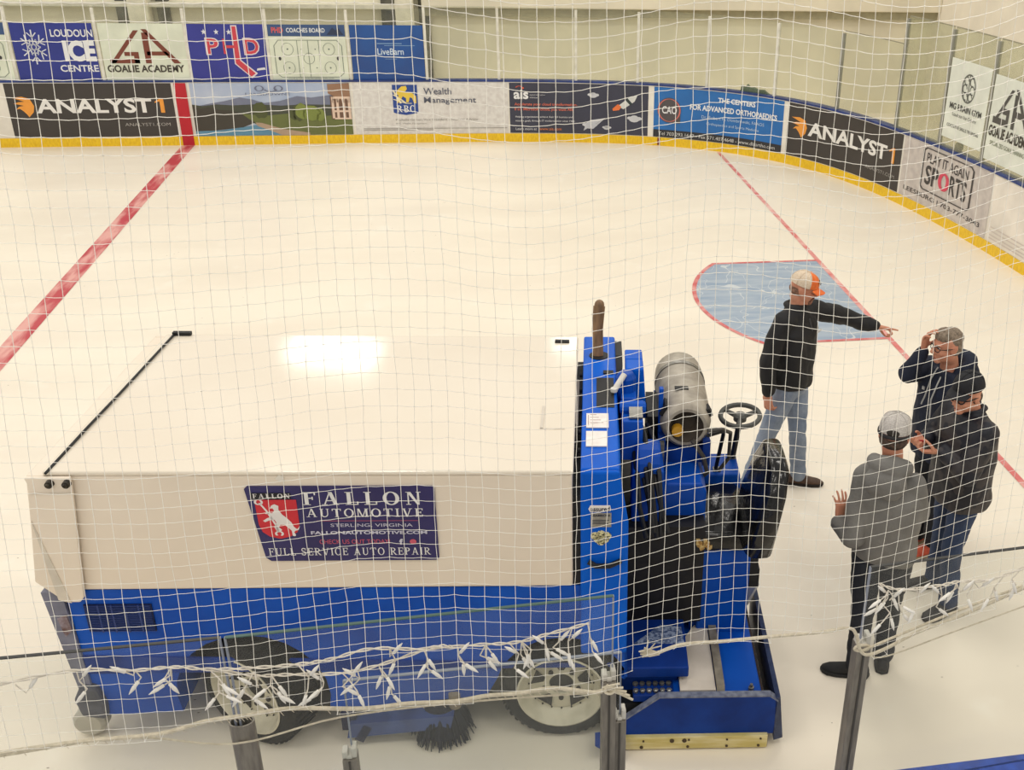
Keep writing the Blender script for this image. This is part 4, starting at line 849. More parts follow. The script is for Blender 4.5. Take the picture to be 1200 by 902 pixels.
for i in range(NX + 1):
    for j in range(len(zs)):
        p = node(i, j)
        if p.z > bottom_z(p.x) - .0: N[i, j] = p
def seg_line(keys, r):
    run = []
    for k in list(keys) + [None]:
        if k is not None and k in N: run.append(N[k]); continue
        if len(run) > 1:
            pts = [run[0]]
            for a, b in zip(run, run[1:]):
                pts.append((a + b) / 2 + V((0, 0, -.0015))); pts.append(b)
            net.tube(pts, r, 4)
        run = []
for i in range(NX + 1):
    js = [j for j in range(len(zs)) if (i, j) in N]
    seg_line([(i, j) for j in range(len(zs))], .00085)
    if js:   # tie the last mesh to the rope
        p = N[i, js[-1]]; zb_ = bottom_z(p.x)
        if p.z - zb_ < .08: net.tube([p, V((p.x, 2.845, zb_))], .00085, 4)
for j in range(len(zs)): seg_line([(i, j) for i in range(NX + 1)], .00085)
for p in N.values():
    r = .0029
    net.add([p + V(d) * r for d in ((1, 0, 0), (-1, 0, 0), (0, 1, 0), (0, -1, 0), (0, 0, 1), (0, 0, -1))], [(0, 2, 4), (2, 1, 4), (1, 3, 4), (3, 0, 4), (2, 0, 5), (1, 2, 5), (3, 1, 5), (0, 3, 5)])
NETM = mat('net_white', (248, 246, 240), .6, rgb2=(242, 239, 232), scale=30)
ntn = NETM.node_tree; nb_ = ntn.nodes['Principled BSDF']; no_ = [n for n in ntn.nodes if n.type == 'OUTPUT_MATERIAL'][0]
tl_ = ntn.nodes.new('ShaderNodeBsdfTranslucent'); tl_.inputs['Color'].default_value = (.95, .93, .88, 1); mx_ = ntn.nodes.new('ShaderNodeMixShader'); mx_.inputs['Fac'].default_value = .45
ntn.links.new(nb_.outputs[0], mx_.inputs[1]); ntn.links.new(tl_.outputs[0], mx_.inputs[2]); ntn.links.new(mx_.outputs[0], no_.inputs[0])
tag(net.build('safety_net', NETM), 'white knotted safety netting hanging across the whole view', 'net')

# --- icicle string lights along the top of the near glass
WIRE = mat('light_wire', (226, 218, 204), .5, rgb2=(206, 198, 184), scale=40); BULB = mat('bulb_white', (240, 236, 228), .35)
def bulb_mesh():
    m = MB().lathe([(.003, 0), (.0058, .002), (.0058, .02), (.0066, .022), (.0064, .03), (.0042, .042), (.0014, .053), (.0004, .055)], (0, 0, 0), 'z', 8)
    me = m.mesh('bulb'); me.materials.append(BULB); me.polygons.foreach_set('use_smooth', [True] * len(me.polygons)); return me
BM = bulb_mesh()
def string_lights(label, lines, drops, seed, y=2.835):
    q = random.Random(seed); x0, z0 = lines[0][0]
    t = thing('string_lights', (x0, y, z0), 0, label, 'string lights')
    o0 = V((x0, y, z0)); w = MB(); bulbs = []
    for ln in lines:
        P = smooth_line(ln, y, 8)
        for k in range(2): w.tube([p - o0 + V((0, .004 * cos(i * .9 + k * 3), .004 * sin(i * .9 + k * 3))) for i, p in enumerate(P)], .0028, 5)
    for (x, z, kind) in drops:
        p = V((x, y - .004, z)) - o0
        n = kind
        for k in range(n):
            a = q.uniform(-1.0, 1.0); L = q.uniform(.02, .06); d1 = V((sin(a) * .6, q.uniform(-.2, .2), -cos(a))).normalized()
            m1 = p + d1 * L; b = q.uniform(-1.1, 1.1) if k else q.choice((-2.4, 2.5, .4)); d2 = V((sin(b), q.uniform(-.25, .1), -cos(b))).normalized(); e = m1 + d2 * q.uniform(.01, .03)
            w.tube([p, m1, e], .0024, 5); bulbs.append((e, d2))
            if q.random() < .5: p = m1
    w.build('light_wire', WIRE, t, smooth=True)
    for e, d in bulbs:
        o = bpy.data.objects.new('bulb', BM); COL.objects.link(o); o.parent = t; o.location = e
        o.rotation_mode = 'QUATERNION'; o.rotation_quaternion = V((0, 0, 1)).rotation_difference(d)
    return t
string_lights('white icicle string lights strung along the glass in front of the machine', [GA, GB],
              [(-1.258, 2.165, 2), (-1.44, 2.14, 1), (-1.09, 2.15, 2), (-.985, 2.147, 3), (-.87, 2.12, 4), (-.74, 2.1, 4), (-.69, 2.08, 4), (-.6, 2.105, 2), (-.54, 2.075, 3), (-.47, 2.06, 3), (-.42, 2.06, 2), (-.35, 2.07, 4), (-.31, 2.14, 2), (-.2, 2.12, 3), (-.09, 2.118, 3), (.0, 2.117, 3), (.08, 2.115, 2), (.12, 2.118, 4), (.2, 2.135, 3), (.25, 2.145, 2), (.29, 2.15, 3), (.345, 2.165, 2)], 11)
string_lights('white icicle string lights tangled on the right-hand glass in front of two men', [GC],
              [(1.39, 2.215, 4), (1.42, 2.19, 4), (1.46, 2.185, 3), (1.53, 2.185, 2), (1.62, 2.187, 2), (1.68, 2.195, 3), (1.75, 2.19, 2), (1.86, 2.2, 2), (1.92, 2.22, 2)], 23)
# ------------------------------------------------------------------ people
SKIN = mat('skin', (208, 148, 120), .55, rgb2=(196, 132, 106), scale=14, spec=.3)
def unit(v): v = V(v); return v.normalized()
def frame(f, pitch=0):
    """forward/left/up axes from a heading vector in plan and a nod angle"""
    f = unit((f[0], f[1], 0)); l = V((-f.y, f.x, 0)); u = V((0, 0, 1))
    f2 = f * cos(pitch) - u * sin(pitch); u2 = f * sin(pitch) + u * cos(pitch)
    return f2, l, u2
def ering(c, f, l, a, b, n=24, u=None):
    """elliptic ring: a = half width along l, b = half depth along f"""
    return [c + l * a * math.copysign(abs(cos(t)) ** .85, cos(t)) + f * b * math.copysign(abs(sin(t)) ** .85, sin(t)) for t in [2 * pi * k / n for k in range(n)]]
def hand(mb, wrist, d, palm_n, curls, thumb_side, size=1.0, spread=.12, thumb=(.6, .5)):
    """palm plus four unequal fingers and a thumb; d: wrist->fingers, palm_n: direction the palm faces, thumb_side: +1/-1 along side axis"""
    d = unit(d); n = V(palm_n); n = (n - d * n.dot(d)).normalized(); s = d.cross(n) * thumb_side   # s points to the thumb side
    w = V(wrist); q = size
    rings = []
    for t, hw, ht in ((-.02, .026, .02), (.01, .03, .019), (.05, .04, .016), (.085, .042, .014), (.098, .038, .011)):
        c = w + d * t * q
        rings.append([c + s * hw * q * math.copysign(abs(cos(a)) ** .8, cos(a)) + n * ht * q * sin(a) for a in [2 * pi * k / 14 for k in range(14)]])
    mb.loft(rings)
    lens = ((.044, .027, .021), (.048, .031, .022), (.045, .028, .021), (.035, .021, .018))
    for k in range(4):
        off = (.032, .011, -.011, -.031)[k]
        p = w + d * (.088 if k < 3 else .08) * q + s * off * q
        ang = 0; dirn = (d + s * (spread * (1.4 - k))).normalized(); pts = [p]; c = curls[k]
        for j, L in enumerate(lens[k]):
            ang += c * (.75, 1.1, .8)[j]
            v = dirn * cos(ang) + n * sin(ang)
            p = p + v * L * q; pts.append(p)
        mb.capsule(pts, [.0098 * q, .0092 * q, .0084 * q, .0074 * q], 8)
    p = w + d * .022 * q + s * .03 * q; pts = [p]
    for j, L in enumerate((.042, .032, .026)):
        v = (d * (.55 + .25 * j) + s * (thumb[0] - .25 * j) + n * (thumb[1])).normalized(); p = p + v * L * q; pts.append(p)
    mb.capsule(pts, [.014 * q, .0112 * q, .01 * q, .0085 * q], 8)
def head(mb, c, F, nose=1.0, k=1.0):
    f, l, u = F; A = (f, l, u); P = lambda a, b, d: c + f * a * k + l * b * k + u * d * k
    E = lambda a, b, d, r: mb.ell(P(a, b, d), [x * k for x in r], A, 18, 12)
    E(-.008, 0, .03, (.098, .077, .092)); E(.022, 0, -.04, (.07, .064, .075)); E(.012, 0, -.07, (.062, .058, .045)); E(.062, 0, -.098, (.026, .03, .022))
    E(.08, 0, .022, (.018, .05, .013)); E(.062, .036, -.03, (.03, .024, .026)); E(.062, -.036, -.03, (.03, .024, .026))
    mb.tube([P(.083, 0, .015), P(.1, 0, -.01), P(.112 * nose, 0, -.03), P(.098, 0, -.042)], [.009, .012, .016, .008], 10)
    E(.096, .011, -.036, (.012, .009, .008)); E(.096, -.011, -.036, (.012, .009, .008))
    E(.084, 0, -.064, (.011, .024, .006)); E(.083, 0, -.075, (.011, .021, .007))
    for s in (1, -1):
        E(-.006, .077 * s, -.008, (.026, .009, .032)); E(-.018, .074 * s, .0, (.02, .012, .024))
def face_bits(body, c, F, brow, k=1.0):
    f, l, u = F; P = lambda a, b, d: c + f * a * k + l * b * k + u * d * k
    eb = MB()
    for s in (1, -1):
        ey = MB().ell(P(.079, .03 * s, .003), (.009, .012, .007), F, 10, 8).build('eye', mat('eye_white', (226, 218, 208), .3), body, smooth='all')
        eb.tube([P(.083, .045 * s, .019), P(.092, .03 * s, .024), P(.094, .014 * s, .02)], [.003, .005, .004], 6)
        MB().ell(P(.086, .03 * s, .003), (.004, .006, .006), F, 8, 6).build('pupil', mat('pupil', (40, 30, 24), .2), ey, smooth='all')
    eb.build('eyebrows', brow, body, smooth='all')
    MB().tube([P(.09, .02, -.0695), P(.0955, 0, -.069), P(.09, -.02, -.0695)], [.0015, .0028, .0015], 6).build('mouth', mat('lip', (150, 84, 76), .5), body, smooth='all')
def limb_sleeve(mb, a, b, c, rs, cuff=True):
    mb.capsule([a, (V(a) * .5 + V(b) * .5), b], [rs[0], (rs[0] + rs[1]) / 2 * 1.02, rs[1]], 14)
    mb.capsule([b, (V(b) * .5 + V(c) * .5), c], [rs[1], (rs[1] + rs[2]) / 2 * 1.05, rs[2]], 14)
def shoe(mb, sole, ank, toe, L=.29, wd=.05):
    """shoe with heel under the ankle pointing along toe"""
    t = unit((toe[0], toe[1], 0)); s = V((-t.y, t.x, 0)); a = V((ank[0], ank[1], 0)); heel = a - t * .085
    rings = []
    for x, w, h in ((-.002, .022, .05), (.01, .034, .085), (.05, .04, .105), (.1, .042, .105), (.15, .046, .078), (.2, .05, .062), (.25, .046, .052), (.28, .034, .04), (.297, .012, .026)):
        x *= L / .297; w *= wd / .05
        rings.append([heel + t * x + s * w * cos(q) + V((0, 0, max(.018, .018 + (h - .018) * max(0, sin(q)) ** .7 if sin(q) > 0 else .018))) for q in [2 * pi * k / 16 for k in range(16)]])
    mb.loft(rings)
    sr = []
    for z in (0.0, .006, .026):
        gro = .002 if z == 0 else .005
        sr.append([heel + t * x * L / .297 + s * y * wd / .05 + V((0, 0, z)) for x, y in [(-.004 - gro, 0), (.01, .034 + gro), (.06, .041 + gro), (.12, .043 + gro), (.2, .051 + gro), (.26, .045 + gro), (.292, .024 + gro), (.3 + gro, 0), (.292, -.024 - gro), (.26, -.045 - gro), (.2, -.051 - gro), (.12, -.043 - gro), (.06, -.041 - gro), (.01, -.034 - gro)]])
    sole.loft(sr)
def person(base, label, J, head_dir, nod, heading, jacket, trouser, shoes, hands, hem=.86, hood=False, girth=1.0, sr=.078, collar=0.0):
    root = thing('person', (base[0], base[1], 0), 0, label, 'person')
    b = V((base[0], base[1], 0)); Q = {k: V(v) - b for k, v in J.items() if len(v) == 3}
    F = frame((cos(R(heading)), sin(R(heading)))); f, l, u = F
    HF = frame(head_dir, nod); hc = Q['hd']
    hip = Q['hip']; sh = (Q['Ls'] + Q['Rs']) / 2; lat = (Q['Ls'] - Q['Rs']); lat.z = 0; lat.normalize(); fs = V((lat.y, -lat.x, 0))
    if fs.dot(f) < 0: fs = -fs
    hl = l
    nb = sh + V((0, 0, .045 + collar)) - fs * .01
    # ---- body (skin): one continuous surface from head to feet
    m = MB(); head(m, hc, HF)
    m.capsule([nb - V((0, 0, .06)), nb + (hc - nb) * .35, hc - HF[2] * .07 - HF[0] * .02], [.068, .058, .058], 14)
    tr = [ering(hip - V((0, 0, .08)), f, hl, .13, .09), ering(hip + V((0, 0, .06)), f, hl, .14, .1)]
    for t, a, d in ((.3, .125, .09), (.6, .145, .1), (.85, .15, .095), (.97, .1, .07)):
        c = hip + (sh - hip) * t; tr.append(ering(c, fs if t > .4 else f, lat if t > .4 else hl, a, d))
    m.loft(tr)
    for s in 'LR':
        S, E_, W = Q[s + 's'], Q[s + 'e'], Q[s + 'w']
        m.capsule([sh + (S - sh) * .3, S, (S + E_) / 2, E_], [.055, .05, .045, .037], 10); m.capsule([E_, (E_ * .6 + W * .4), W], [.037, .037, .027], 10)
        h = hands[s]; hand(m, W + unit(h['d']) * .02, h['d'], h['n'], h['c'], h['t'] , h.get('k', 1.0), h.get('s', .12), h.get('th', (.6, .5)))
        A = Q[s + 'a']; hp = hip + hl * (.085 if s == 'L' else -.085) - V((0, 0, .03)); kn = Q.get(s + 'k') or (hp * .5 + A * .5 + f * .02)
        m.capsule([hp, kn, A], [.072, .048, .036], 10)
        t = unit((J[s + 't'][0], J[s + 't'][1], 0)); m.capsule([A - V((0, 0, .03)), A + t * .07 - V((0, 0, .05)), A + t * .13 - V((0, 0, .055))], [.034, .022, .016], 10)
    body = fuse(m, 'body', SKIN, root, .0055, 3)
    # ---- trousers
    m = MB()
    m.loft([ering(hip - V((0, 0, .1)), f, hl, .15, .105), ering(hip + V((0, 0, .02)), f, hl, .172 * girth, .125 * girth), ering(hip + V((0, 0, .1)), f, hl, .165 * girth, .12 * girth)])
    for s in 'LR':
        A = Q[s + 'a']; sg = 1 if s == 'L' else -1; hp = hip + hl * .088 * sg - V((0, 0, .03)); kn = Q.get(s + 'k') or (hp * .5 + A * .5 + f * .025)
        m.capsule([hp, hp * .55 + kn * .45, kn, kn * .45 + A * .55, A + V((0, 0, .0))], [.098, .09, .07, .066, .064], 14)
    fuse(m, 'trousers', trouser, root, .008, 4, .006, 7.0, (1, 1, 1.6))
    # ---- jacket or hoodie
    m = MB(); rings = []
    dz = hip.z
    z0 = V((0, 0, hem - dz))
    spec = [(hip + z0 - V((0, 0, .005)), .185, .14, 0), (hip + z0 + V((0, 0, .05)), .202, .152, 0)]
    for t, a, d in ((.3, .2, .15), (.55, .203, .148), (.78, .207, .14), (.92, .175, .12), (1.0, .125, .098), (1.07 + collar * 1.6, .086, .086)):
        spec.append((hip + (sh - hip) * t, a, d, t))
    for c, a, d, t in spec:
        k = min(1, max(0, t * 1.6)); ll = (hl * (1 - k) + lat * k).normalized(); ff = (f * (1 - k) + fs * k).normalized()
        rings.append(ering(c, ff, ll, a * girth, d * girth))
    m.loft(rings)
    for s in 'LR':
        S, E_, W = Q[s + 's'], Q[s + 'e'], Q[s + 'w']
        m.capsule([sh + (S - sh) * .45 - V((0, 0, .03)), S - V((0, 0, .012))], [.09, sr], 14)
        limb_sleeve(m, S - V((0, 0, .012)), E_, W - unit(W - E_) * .01, (sr, .068, .05))
        c = W - unit(W - E_) * .02; m.capsule([c - unit(W - E_) * .03, c], [.052, .05], 12)
    if hood:
        arc = [nb + fs * (.085 * cos(a) - .035) + lat * .098 * sin(a) + V((0, 0, .02 - .03 * cos(a))) for a in [R(x) for x in range(55, 306, 25)]]
        m.capsule(arc, [.027 + .03 * sin(pi * i / (len(arc) - 1)) for i in range(len(arc))], 12)
        m.ell(nb - fs * .125 - V((0, 0, .05)), (.075, .13, .1), (fs, lat, V((0, 0, 1))))
    else:
        m.capsule([nb + fs * (.07 * cos(a)) + lat * .075 * sin(a) + V((0, 0, .02)) for a in [2 * pi * k / 12 for k in range(13)]], .02, 8)
    jk = fuse(m, jacket[1], jacket[0], root, .008, 4, .013, 7.0, (1, 1, .75))
    # ---- shoes
    for s in 'LR':
        up_m, so = MB(), MB(); shoe(up_m, so, Q[s + 'a'], J[s + 't'])
        o = up_m.build('shoe', shoes[0], root, smooth='all'); so.build('sole', shoes[1], o, bevel=.004)
    return root, body, jk, HF, hc, Q, (f, l, u), nb, (fs, lat)
def cap(body_root, c, F, front, back, brim, mesh_back=False, closed_arch=True):
    f, l, u = F; c = c + u * .032
    def dome(a0, a1, n, inner=0):
        m = MB(); ring = []
        N = 10
        for side in (1, .965):
            for j in range(N + 1):
                t = pi / 2 * j / N
                ring.append([c + f * (.109 * side * cos(t) ** .75 * cos(a) - .004) + l * .089 * side * cos(t) ** .75 * sin(a) + u * (.098 * side * sin(t) ** .9) for a in [R(a0 + (a1 - a0) * k / n) for k in range(n + 1)]])
        r1 = ring[:N + 1]; r2 = ring[N + 1:][::-1]
        return m.loft([[r[k] for r in (r1 + r2)] for k in range(n + 1)], True)
    crown = dome(-68, 68, 18).build('cap_front', front, body_root, smooth=True)
    dome(68, 292, 26).build('cap_back', back, body_root, smooth=True)
    sm = MB()
    for a in (-68, 0, 68, 125, 180, 235):
        P = [c + f * (.1105 * cos(t) ** .75 * cos(R(a)) - .004) + l * .0905 * cos(t) ** .75 * sin(R(a)) + u * (.0995 * sin(t) ** .9) for t in [pi / 2 * j / 8 for j in range(9)]]
        sm.tube(P, .0022, 5)
    sm.ell(c + u * .1, (.008, .008, .005), F, 8, 6)
    sm.build('cap_seams', back, crown, smooth='all')
    bm_ = MB(); top = []
    for side in (0, 1):
        for j in range(5):
            q = j / 4
            top.append([c + f * (.088 + .0 + q * .078 * (1 - .35 * (y / .075) ** 2) - .03 * (y / .085) ** 2) + l * y * (1 - .08 * q) + u * (.006 - .02 * q - .014 * (y / .075) ** 2 - .004 * side) for y in [-.078 + .156 * k / 14 for k in range(15)]])
    A, B = top[:5], top[5:][::-1]
    bm_.loft([[r[k] for r in (A + B)] for k in range(15)], True).build('cap_brim', brim, body_root, smooth=True)
    return crown, c
def hair_shell(root, c, F, m, short=True):
    f, l, u = F
    h = MB().ell(c + u * .043 - f * .02, (.092, .0785, .083), F).ell(c - f * .036 - u * .008, (.074, .0765, .072), F)
    if short: h.ell(c + u * .07 + f * .02, (.07, .068, .06), F)
    return fuse(h, 'hair', m, root, .006, 3, .003, 60)

DENIM = mat('jeans_light', (142, 154, 172), .8, rgb2=(116, 130, 152), scale=7, bump=.2, bscale=60)
DENIM2 = mat('jeans_blue', (48, 66, 98), .8, rgb2=(36, 50, 78), scale=7, bump=.2, bscale=60)
BLACKP = mat('trousers_black', (30, 34, 44), .8, rgb2=(20, 23, 31), scale=7)
JBLK = mat('jacket_black', (27, 27, 30), .75, rgb2=(18, 18, 20), scale=5, bump=.15, bscale=40)
NAVY = mat('hoodie_navy', (28, 36, 58), .85, rgb2=(20, 27, 45), scale=6, bump=.2, bscale=70)
GREYH = mat('hoodie_grey', (122, 120, 116), .88, rgb2=(104, 102, 99), scale=5, bump=.2, bscale=70)
CAMO = mat('jacket_camo', (52, 48, 50), .6, rgb2=(20, 22, 34), scale=9, detail=2, lo=.5, hi=.54)
SOLE = mat('sole_dark', (36, 30, 26), .8); SOLEW = mat('sole_tan', (150, 130, 100), .8)
relaxed = (.45, .5, .55, .6)

# 1: pointing man in the orange cap
J = dict(hd=(2.445, 6.96, 1.70), Ls=(2.55, 7.07, 1.495), Le=(2.86, 7.14, 1.375), Lw=(3.12, 7.10, 1.295), Rs=(2.275, 6.86, 1.49), Re=(2.17, 6.80, 1.19), Rw=(2.19, 6.79, .94), hip=(2.42, 6.95, .95),
         La=(2.55, 6.95, .085), Ra=(2.12, 6.9, .085), Lk=(2.50, 6.93, .5), Rk=(2.24, 6.9, .5), Lt=(.95, -.22), Rt=(.7, -.7))
b = V((2.42, 6.95, 0))
J1 = {k: (V(v) if len(v) == 3 else v) for k, v in J.items()}
J1['Lk'] = V(J['Lk']) ; J1['Rk'] = V(J['Rk'])
hands = dict(L=dict(d=(.97, -.1, -.18), n=(-.1, -.3, -1), c=(.02, 1.15, 1.2, 1.2), t=1, th=(.5, .7)), R=dict(d=(.05, -.05, -1), n=(.75, .6, 0), c=relaxed, t=-1))
root, body, jk, HF, hc, Q, F3, nb, SF = person((2.42, 6.95), 'person in orange cap, black jacket and light jeans pointing with outstretched arm', J1, (.95, -.3), R(16), -40, (JBLK, 'jacket'), DENIM,
    (mat('boot_brown', (92, 68, 52), .6, rgb2=(70, 50, 38), scale=20), SOLE), hands, hem=.93)
face_bits(body, hc, HF, mat('brow_brown', (90, 64, 48), .9))
ORANGE = mat('cap_orange', (236, 120, 52), .7, rgb2=(222, 104, 40), scale=30); MESHW = mat('cap_mesh_cream', (226, 208, 184), .8, rgb2=(204, 184, 160), scale=120)
crown, cc = cap(root, hc, HF, ORANGE, MESHW, ORANGE)
f, l, u = HF
MB().obox(cc + f * .1 + u * .052, (.006, .012, .028), 0, -.5, atan2(f.y, f.x)).obox(cc + f * .1 + u * .05 + l * .02, (.006, .012, .02), 0, -.5, atan2(f.y, f.x)).obox(cc + f * .1 + u * .05 - l * .022, (.006, .014, .024), 0, -.5, atan2(f.y, f.x)).build('cap_emblem', plain('emblem_navy', (40, 44, 66)), crown)
P = lambda a, q, d: hc + f * a + l * q + u * d
MB().ell(P(.083, 0, -.085), (.022, .03, .03), HF, 12, 8).tube([P(.085, .03, -.075), P(.1, .012, -.053), P(.103, 0, -.05), P(.1, -.012, -.053), P(.085, -.03, -.075)], .007, 6).build('beard', mat('beard_brown', (112, 82, 66), .95, rgb2=(160, 112, 92), scale=90), body, smooth='all')
MB().ell(hc - f * .03 - u * .02, (.072, .0795, .05), HF).build('hair', mat('hair_brown', (92, 70, 56), .9, rgb2=(150, 110, 90), scale=50), body, smooth='all')
cf = F3[0]; sF, sL = SF
MB().obox(Q['hip'] + V((0, 0, .43)) + sF * .15 + sL * .08, (.008, .05, .012), .2, 0, atan2(sF.y, sF.x)).build('chest_logo', plain('logo_white', (190, 190, 190)), jk)
MB().tube([Q['hip'] + V((0, 0, .45)) + sF * .142 , Q['hip'] + V((0, 0, .54)) + sF * .105], .005, 5).build('zip', plain('zip_dark', (60, 60, 62)), jk)

# 2: man in the grey hoodie and grey mesh cap, seen from behind
J = dict(hd=(2.285, 4.765, 1.69), Ls=(2.185, 4.835, 1.40), Le=(2.10, 4.725, 1.05), Lw=(2.065, 4.87, 1.06), Rs=(2.40, 4.68, 1.42), Re=(2.49, 4.74, 1.17), Rw=(2.50, 4.96, 1.2), hip=(2.32, 4.77, .92),
         La=(2.24, 4.745, .085), Ra=(2.44, 4.8, .085), Lk=(2.235, 4.74, .5), Rk=(2.425, 4.79, .5), Lt=(-.93, .35), Rt=(.35, .93))
hands = dict(L=dict(d=(.15, .3, .93), n=(-.25, .95, 0), c=(.3, .25, .28, .35), t=-1, s=.16, k=.92, th=(.9, .3)), R=dict(d=(-.3, .9, .2), n=(-.5, 0, .8), c=relaxed, t=1))
root, body, jk, HF, hc, Q, F3, nb, SF = person((2.32, 4.77), 'person in grey hoodie and grey cap seen from behind, one hand raised', J, (.5, .86), R(6), 52, (GREYH, 'hoodie'), BLACKP,
    (mat('shoe_black', (22, 22, 24), .7, rgb2=(12, 12, 13), scale=20), mat('sole_black', (30, 30, 31), .8)), hands, hem=.88, hood=True, girth=.98, sr=.07, collar=.05)
face_bits(body, hc, HF, mat('brow_brown', (90, 64, 48), .9))
GC1 = mat('cap_grey', (150, 144, 138), .8, rgb2=(126, 120, 114), scale=130); GC2 = mat('cap_mesh_grey', (196, 190, 184), .8, rgb2=(166, 160, 154), scale=140)
crown, cc = cap(root, hc, HF, GC1, GC2, GC1)
f, l, u = HF
m = MB(); m.ell(cc - f * .103 + u * .012, (.012, .036, .024), HF, 16, 10).build('cap_opening', mat('opening_dark', (48, 42, 38), .9), crown, smooth='all')
m = MB(); m.tube([cc + f * (.113 * cos(a) - .004) + l * .092 * sin(a) - u * .012 for a in [R(x) for x in range(70, 291, 10)]], .011, 8, side=tuple(u), flat=.35).build('cap_band', mat('cap_band_dark', (44, 42, 44), .8), crown, smooth='all')
MB().ell(hc - f * .03 - u * .022, (.074, .0795, .055), HF).build('hair', mat('hair_dark', (50, 42, 38), .9, rgb2=(90, 70, 58), scale=50), body, smooth='all')

# 3: man in the dark patterned jacket and black cap looking down at his hands
J = dict(hd=(3.0, 5.34, 1.605), Ls=(3.10, 5.20, 1.42), Rs=(3.05, 5.57, 1.42), Le=(3.0, 5.16, 1.13), Lw=(2.905, 5.36, 1.19), Re=(2.93, 5.6, 1.14), Rw=(2.865, 5.49, 1.23), hip=(3.1, 5.4, .90),
         La=(3.07, 5.24, .085), Ra=(3.1, 5.53, .085), Lk=(3.06, 5.29, .49), Rk=(3.08, 5.48, .49), Lt=(-.9, -.35), Rt=(-1, .02))
hands = dict(L=dict(d=(-.8, .3, -.1), n=(-.1, .5, .8), c=(.75, .9, 1.0, 1.05), t=-1, th=(.3, .9), s=.04), R=dict(d=(-.8, -.3, -.15), n=(-.1, -.5, .8), c=(.7, .85, .95, 1.0), t=1, th=(.3, .9), s=.04))
root, body, jk, HF, hc, Q, F3, nb, SF = person((3.08, 5.39), 'person in black cap, dark patterned jacket and blue jeans looking down at both hands', J, (-.9, -.42), R(6), 188, (CAMO, 'jacket'), DENIM2,
    (mat('shoe_dark_grey', (58, 56, 54), .7, rgb2=(40, 38, 37), scale=20), SOLE), hands, hem=.80, girth=1.12)
hairb = mat('hair_dark', (50, 42, 38)); face_bits(body, hc, HF, hairb)
CAPB = mat('cap_black', (24, 25, 32), .8, rgb2=(16, 17, 22), scale=30)
cap(root, hc + HF[2] * .018 - HF[0] * .006, HF, CAPB, CAPB, CAPB)
def glasses(body, hc, HF, m, r=.0028):
    f, l, u = HF; P = lambda a, q, d: hc + f * a + l * q + u * d; g = MB()
    for s in (1, -1):
        g.tube([P(.099 - .02 * ((x - .031) / .03) ** 2 * (1 if x > .031 else .2), x * s, d) for x, d in [(.031 + .024 * cos(a), -.001 + .018 * sin(a)) for a in [2 * pi * k / 16 for k in range(17)]]], r, 5)
        g.tube([P(.088, .056 * s, .004), P(.06, .074 * s, .006), P(-.005, .082 * s, .008)], r, 5)
    g.tube([P(.1, .008, .002), P(.104, 0, .004), P(.1, -.008, .002)], r, 5)
    g.build('glasses', m, body, smooth='all')
GLB = plain('glasses_black', (24, 22, 22)); glasses(body, hc, HF, GLB, .0042)
f, l, u = HF
MB().ell(hc - f * .03 - u * .018, (.076, .08, .05), HF).build('hair', hairb, body, smooth='all')
b0 = V((3.08, 5.39, 0)); pc = (Q['Lw'] + Q['Rw']) / 2 + b0
tag(MB().obox(pc + V((-.1, 0, .03)), (.05, .022, .014), 0, .3, .5).build('small_red_object', plain('red_plastic', (176, 48, 52)), bevel=.004), 'small red object held between the hands of the man in the patterned jacket', 'small object')

# 4: grey-haired man in the navy hoodie shading his eyes
J = dict(hd=(3.11, 5.90, 1.675), Rs=(3.12, 6.13, 1.43), Ls=(3.24, 5.77, 1.43), Re=(2.925, 6.02, 1.42), Rw=(2.975, 5.955, 1.615), Le=(3.27, 5.70, 1.16), Lw=(3.16, 5.66, .95), hip=(3.22, 6.0, .91),
         La=(3.25, 5.9, .085), Ra=(3.2, 6.05, .085), Lk=(3.22, 5.92, .49), Rk=(3.19, 6.06, .49), Lt=(-.95, -.2), Rt=(-.9, -.35))
hands = dict(R=dict(d=(.02, -.05, 1), n=(.45, -.75, 0), c=(.55, .6, .6, .65), t=1, th=(.5, .6)), L=dict(d=(-.1, 0, -1), n=(-.3, .9, 0), c=relaxed, t=1))
root, body, jk, HF, hc, Q, F3, nb, SF = person((3.21, 5.98), 'person with short grey hair in a navy hoodie raising a hand to the brow', J, (-.96, -.12), R(2), 200, (NAVY, 'hoodie'), BLACKP,
    (mat('shoe_orange', (206, 92, 60), .7, rgb2=(176, 66, 44), scale=20), SOLEW), hands, hem=.78, hood=True, girth=1.06, collar=.015)
GH = mat('hair_grey', (146, 130, 112), .9, rgb2=(104, 92, 80), scale=60); face_bits(body, hc, HF, GH)
hair_shell(root, hc, HF, GH); glasses(body, hc, HF, GLB)
sF, sL = SF
m = MB()
for s in (1, -1): m.tube([nb + sF * .085 + sL * .03 * s, nb + sF * .13 + sL * .035 * s - V((0, 0, .08)), nb + sF * .165 + sL * .03 * s - V((0, 0, .2)), nb + sF * .168 + sL * .05 * s - V((0, 0, .32 + .05 * s))], .0055, 6)
m.build('drawstrings', mat('string_pale', (190, 190, 186), .7), jk, smooth=True)
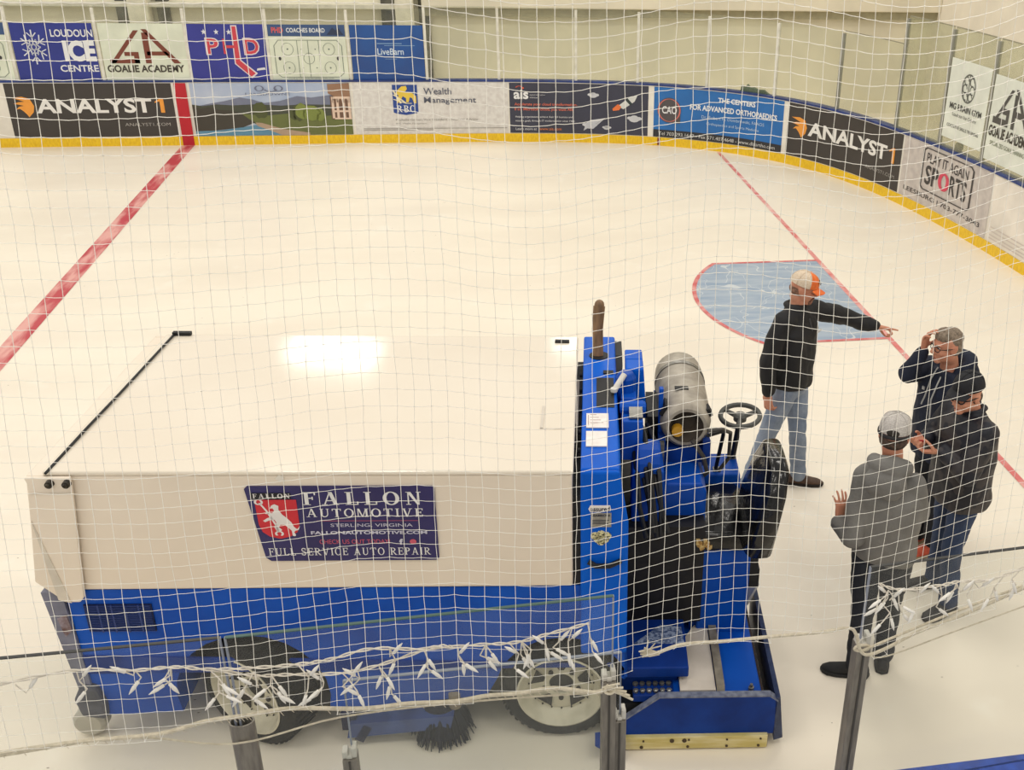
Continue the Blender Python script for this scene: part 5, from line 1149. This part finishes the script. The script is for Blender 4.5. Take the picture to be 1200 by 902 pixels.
MB().obox(nb + sF * .15 - sL * .07 - V((0, 0, .16)), (.008, .02, .022), 0, 0, atan2(sF.y, sF.x)).build('chest_emblem', plain('logo_white', (190, 190, 190)), jk)
# ------------------------------------------------------------------ light and camera
w = bpy.data.worlds.new('world'); scene.world = w; w.use_nodes = True
bg = w.node_tree.nodes['Background']; bg.inputs[0].default_value = (1, .965, .905, 1); bg.inputs[1].default_value = .55
k = 0
for x in (-10.3, -6.2, -2.08, 2.05, 6.2):
    for y in (-2.0, 2.2, 6.5, 11.0, 15.45, 19.2):  # rows nearest the camera are added fill light for netting and tank side
        L = bpy.data.lights.new('ceiling_and_fill_lamp', 'AREA'); L.shape = 'RECTANGLE'; L.size = 1.4; L.size_y = .8; L.energy = 44; L.color = (1, .95, .87)
        o = bpy.data.objects.new('ceiling_and_fill_lamp', L); COL.objects.link(o); o.location = (x, y, 6.0); o.rotation_euler = (0, 0, R(-20))
cam = bpy.data.cameras.new('camera'); co = bpy.data.objects.new('camera', cam); COL.objects.link(co)
F_PX, PITCH, ROLL, YAW = 1234.85, R(25.6947), R(2.0288), R(11.3653)
cam.sensor_width = 36; cam.sensor_fit = 'HORIZONTAL'; cam.lens = F_PX / 1200 * 36
cam.shift_x = -(775.38 - 600) / 1200; cam.shift_y = -(451 - 433.32) / 1200
fw = V((sin(YAW) * cos(PITCH), cos(YAW) * cos(PITCH), -sin(PITCH))); rt = V((cos(YAW), -sin(YAW), 0)); up = rt.cross(fw)
r2 = rt * cos(ROLL) + up * sin(ROLL); u2 = -rt * sin(ROLL) + up * cos(ROLL)
M = Matrix((r2, u2, -fw)).transposed().to_4x4(); M.translation = V((0, 0, 4.49918)); co.matrix_world = M
cam.clip_start = .05; cam.clip_end = 200
scene.camera = co
scene.view_settings.view_transform = 'Standard'; scene.view_settings.look = 'None'; scene.view_settings.exposure = 0
scene.cycles.use_denoising = True; scene.cycles.transparent_max_bounces = 16; scene.cycles.max_bounces = 8; scene.cycles.sample_clamp_indirect = 6
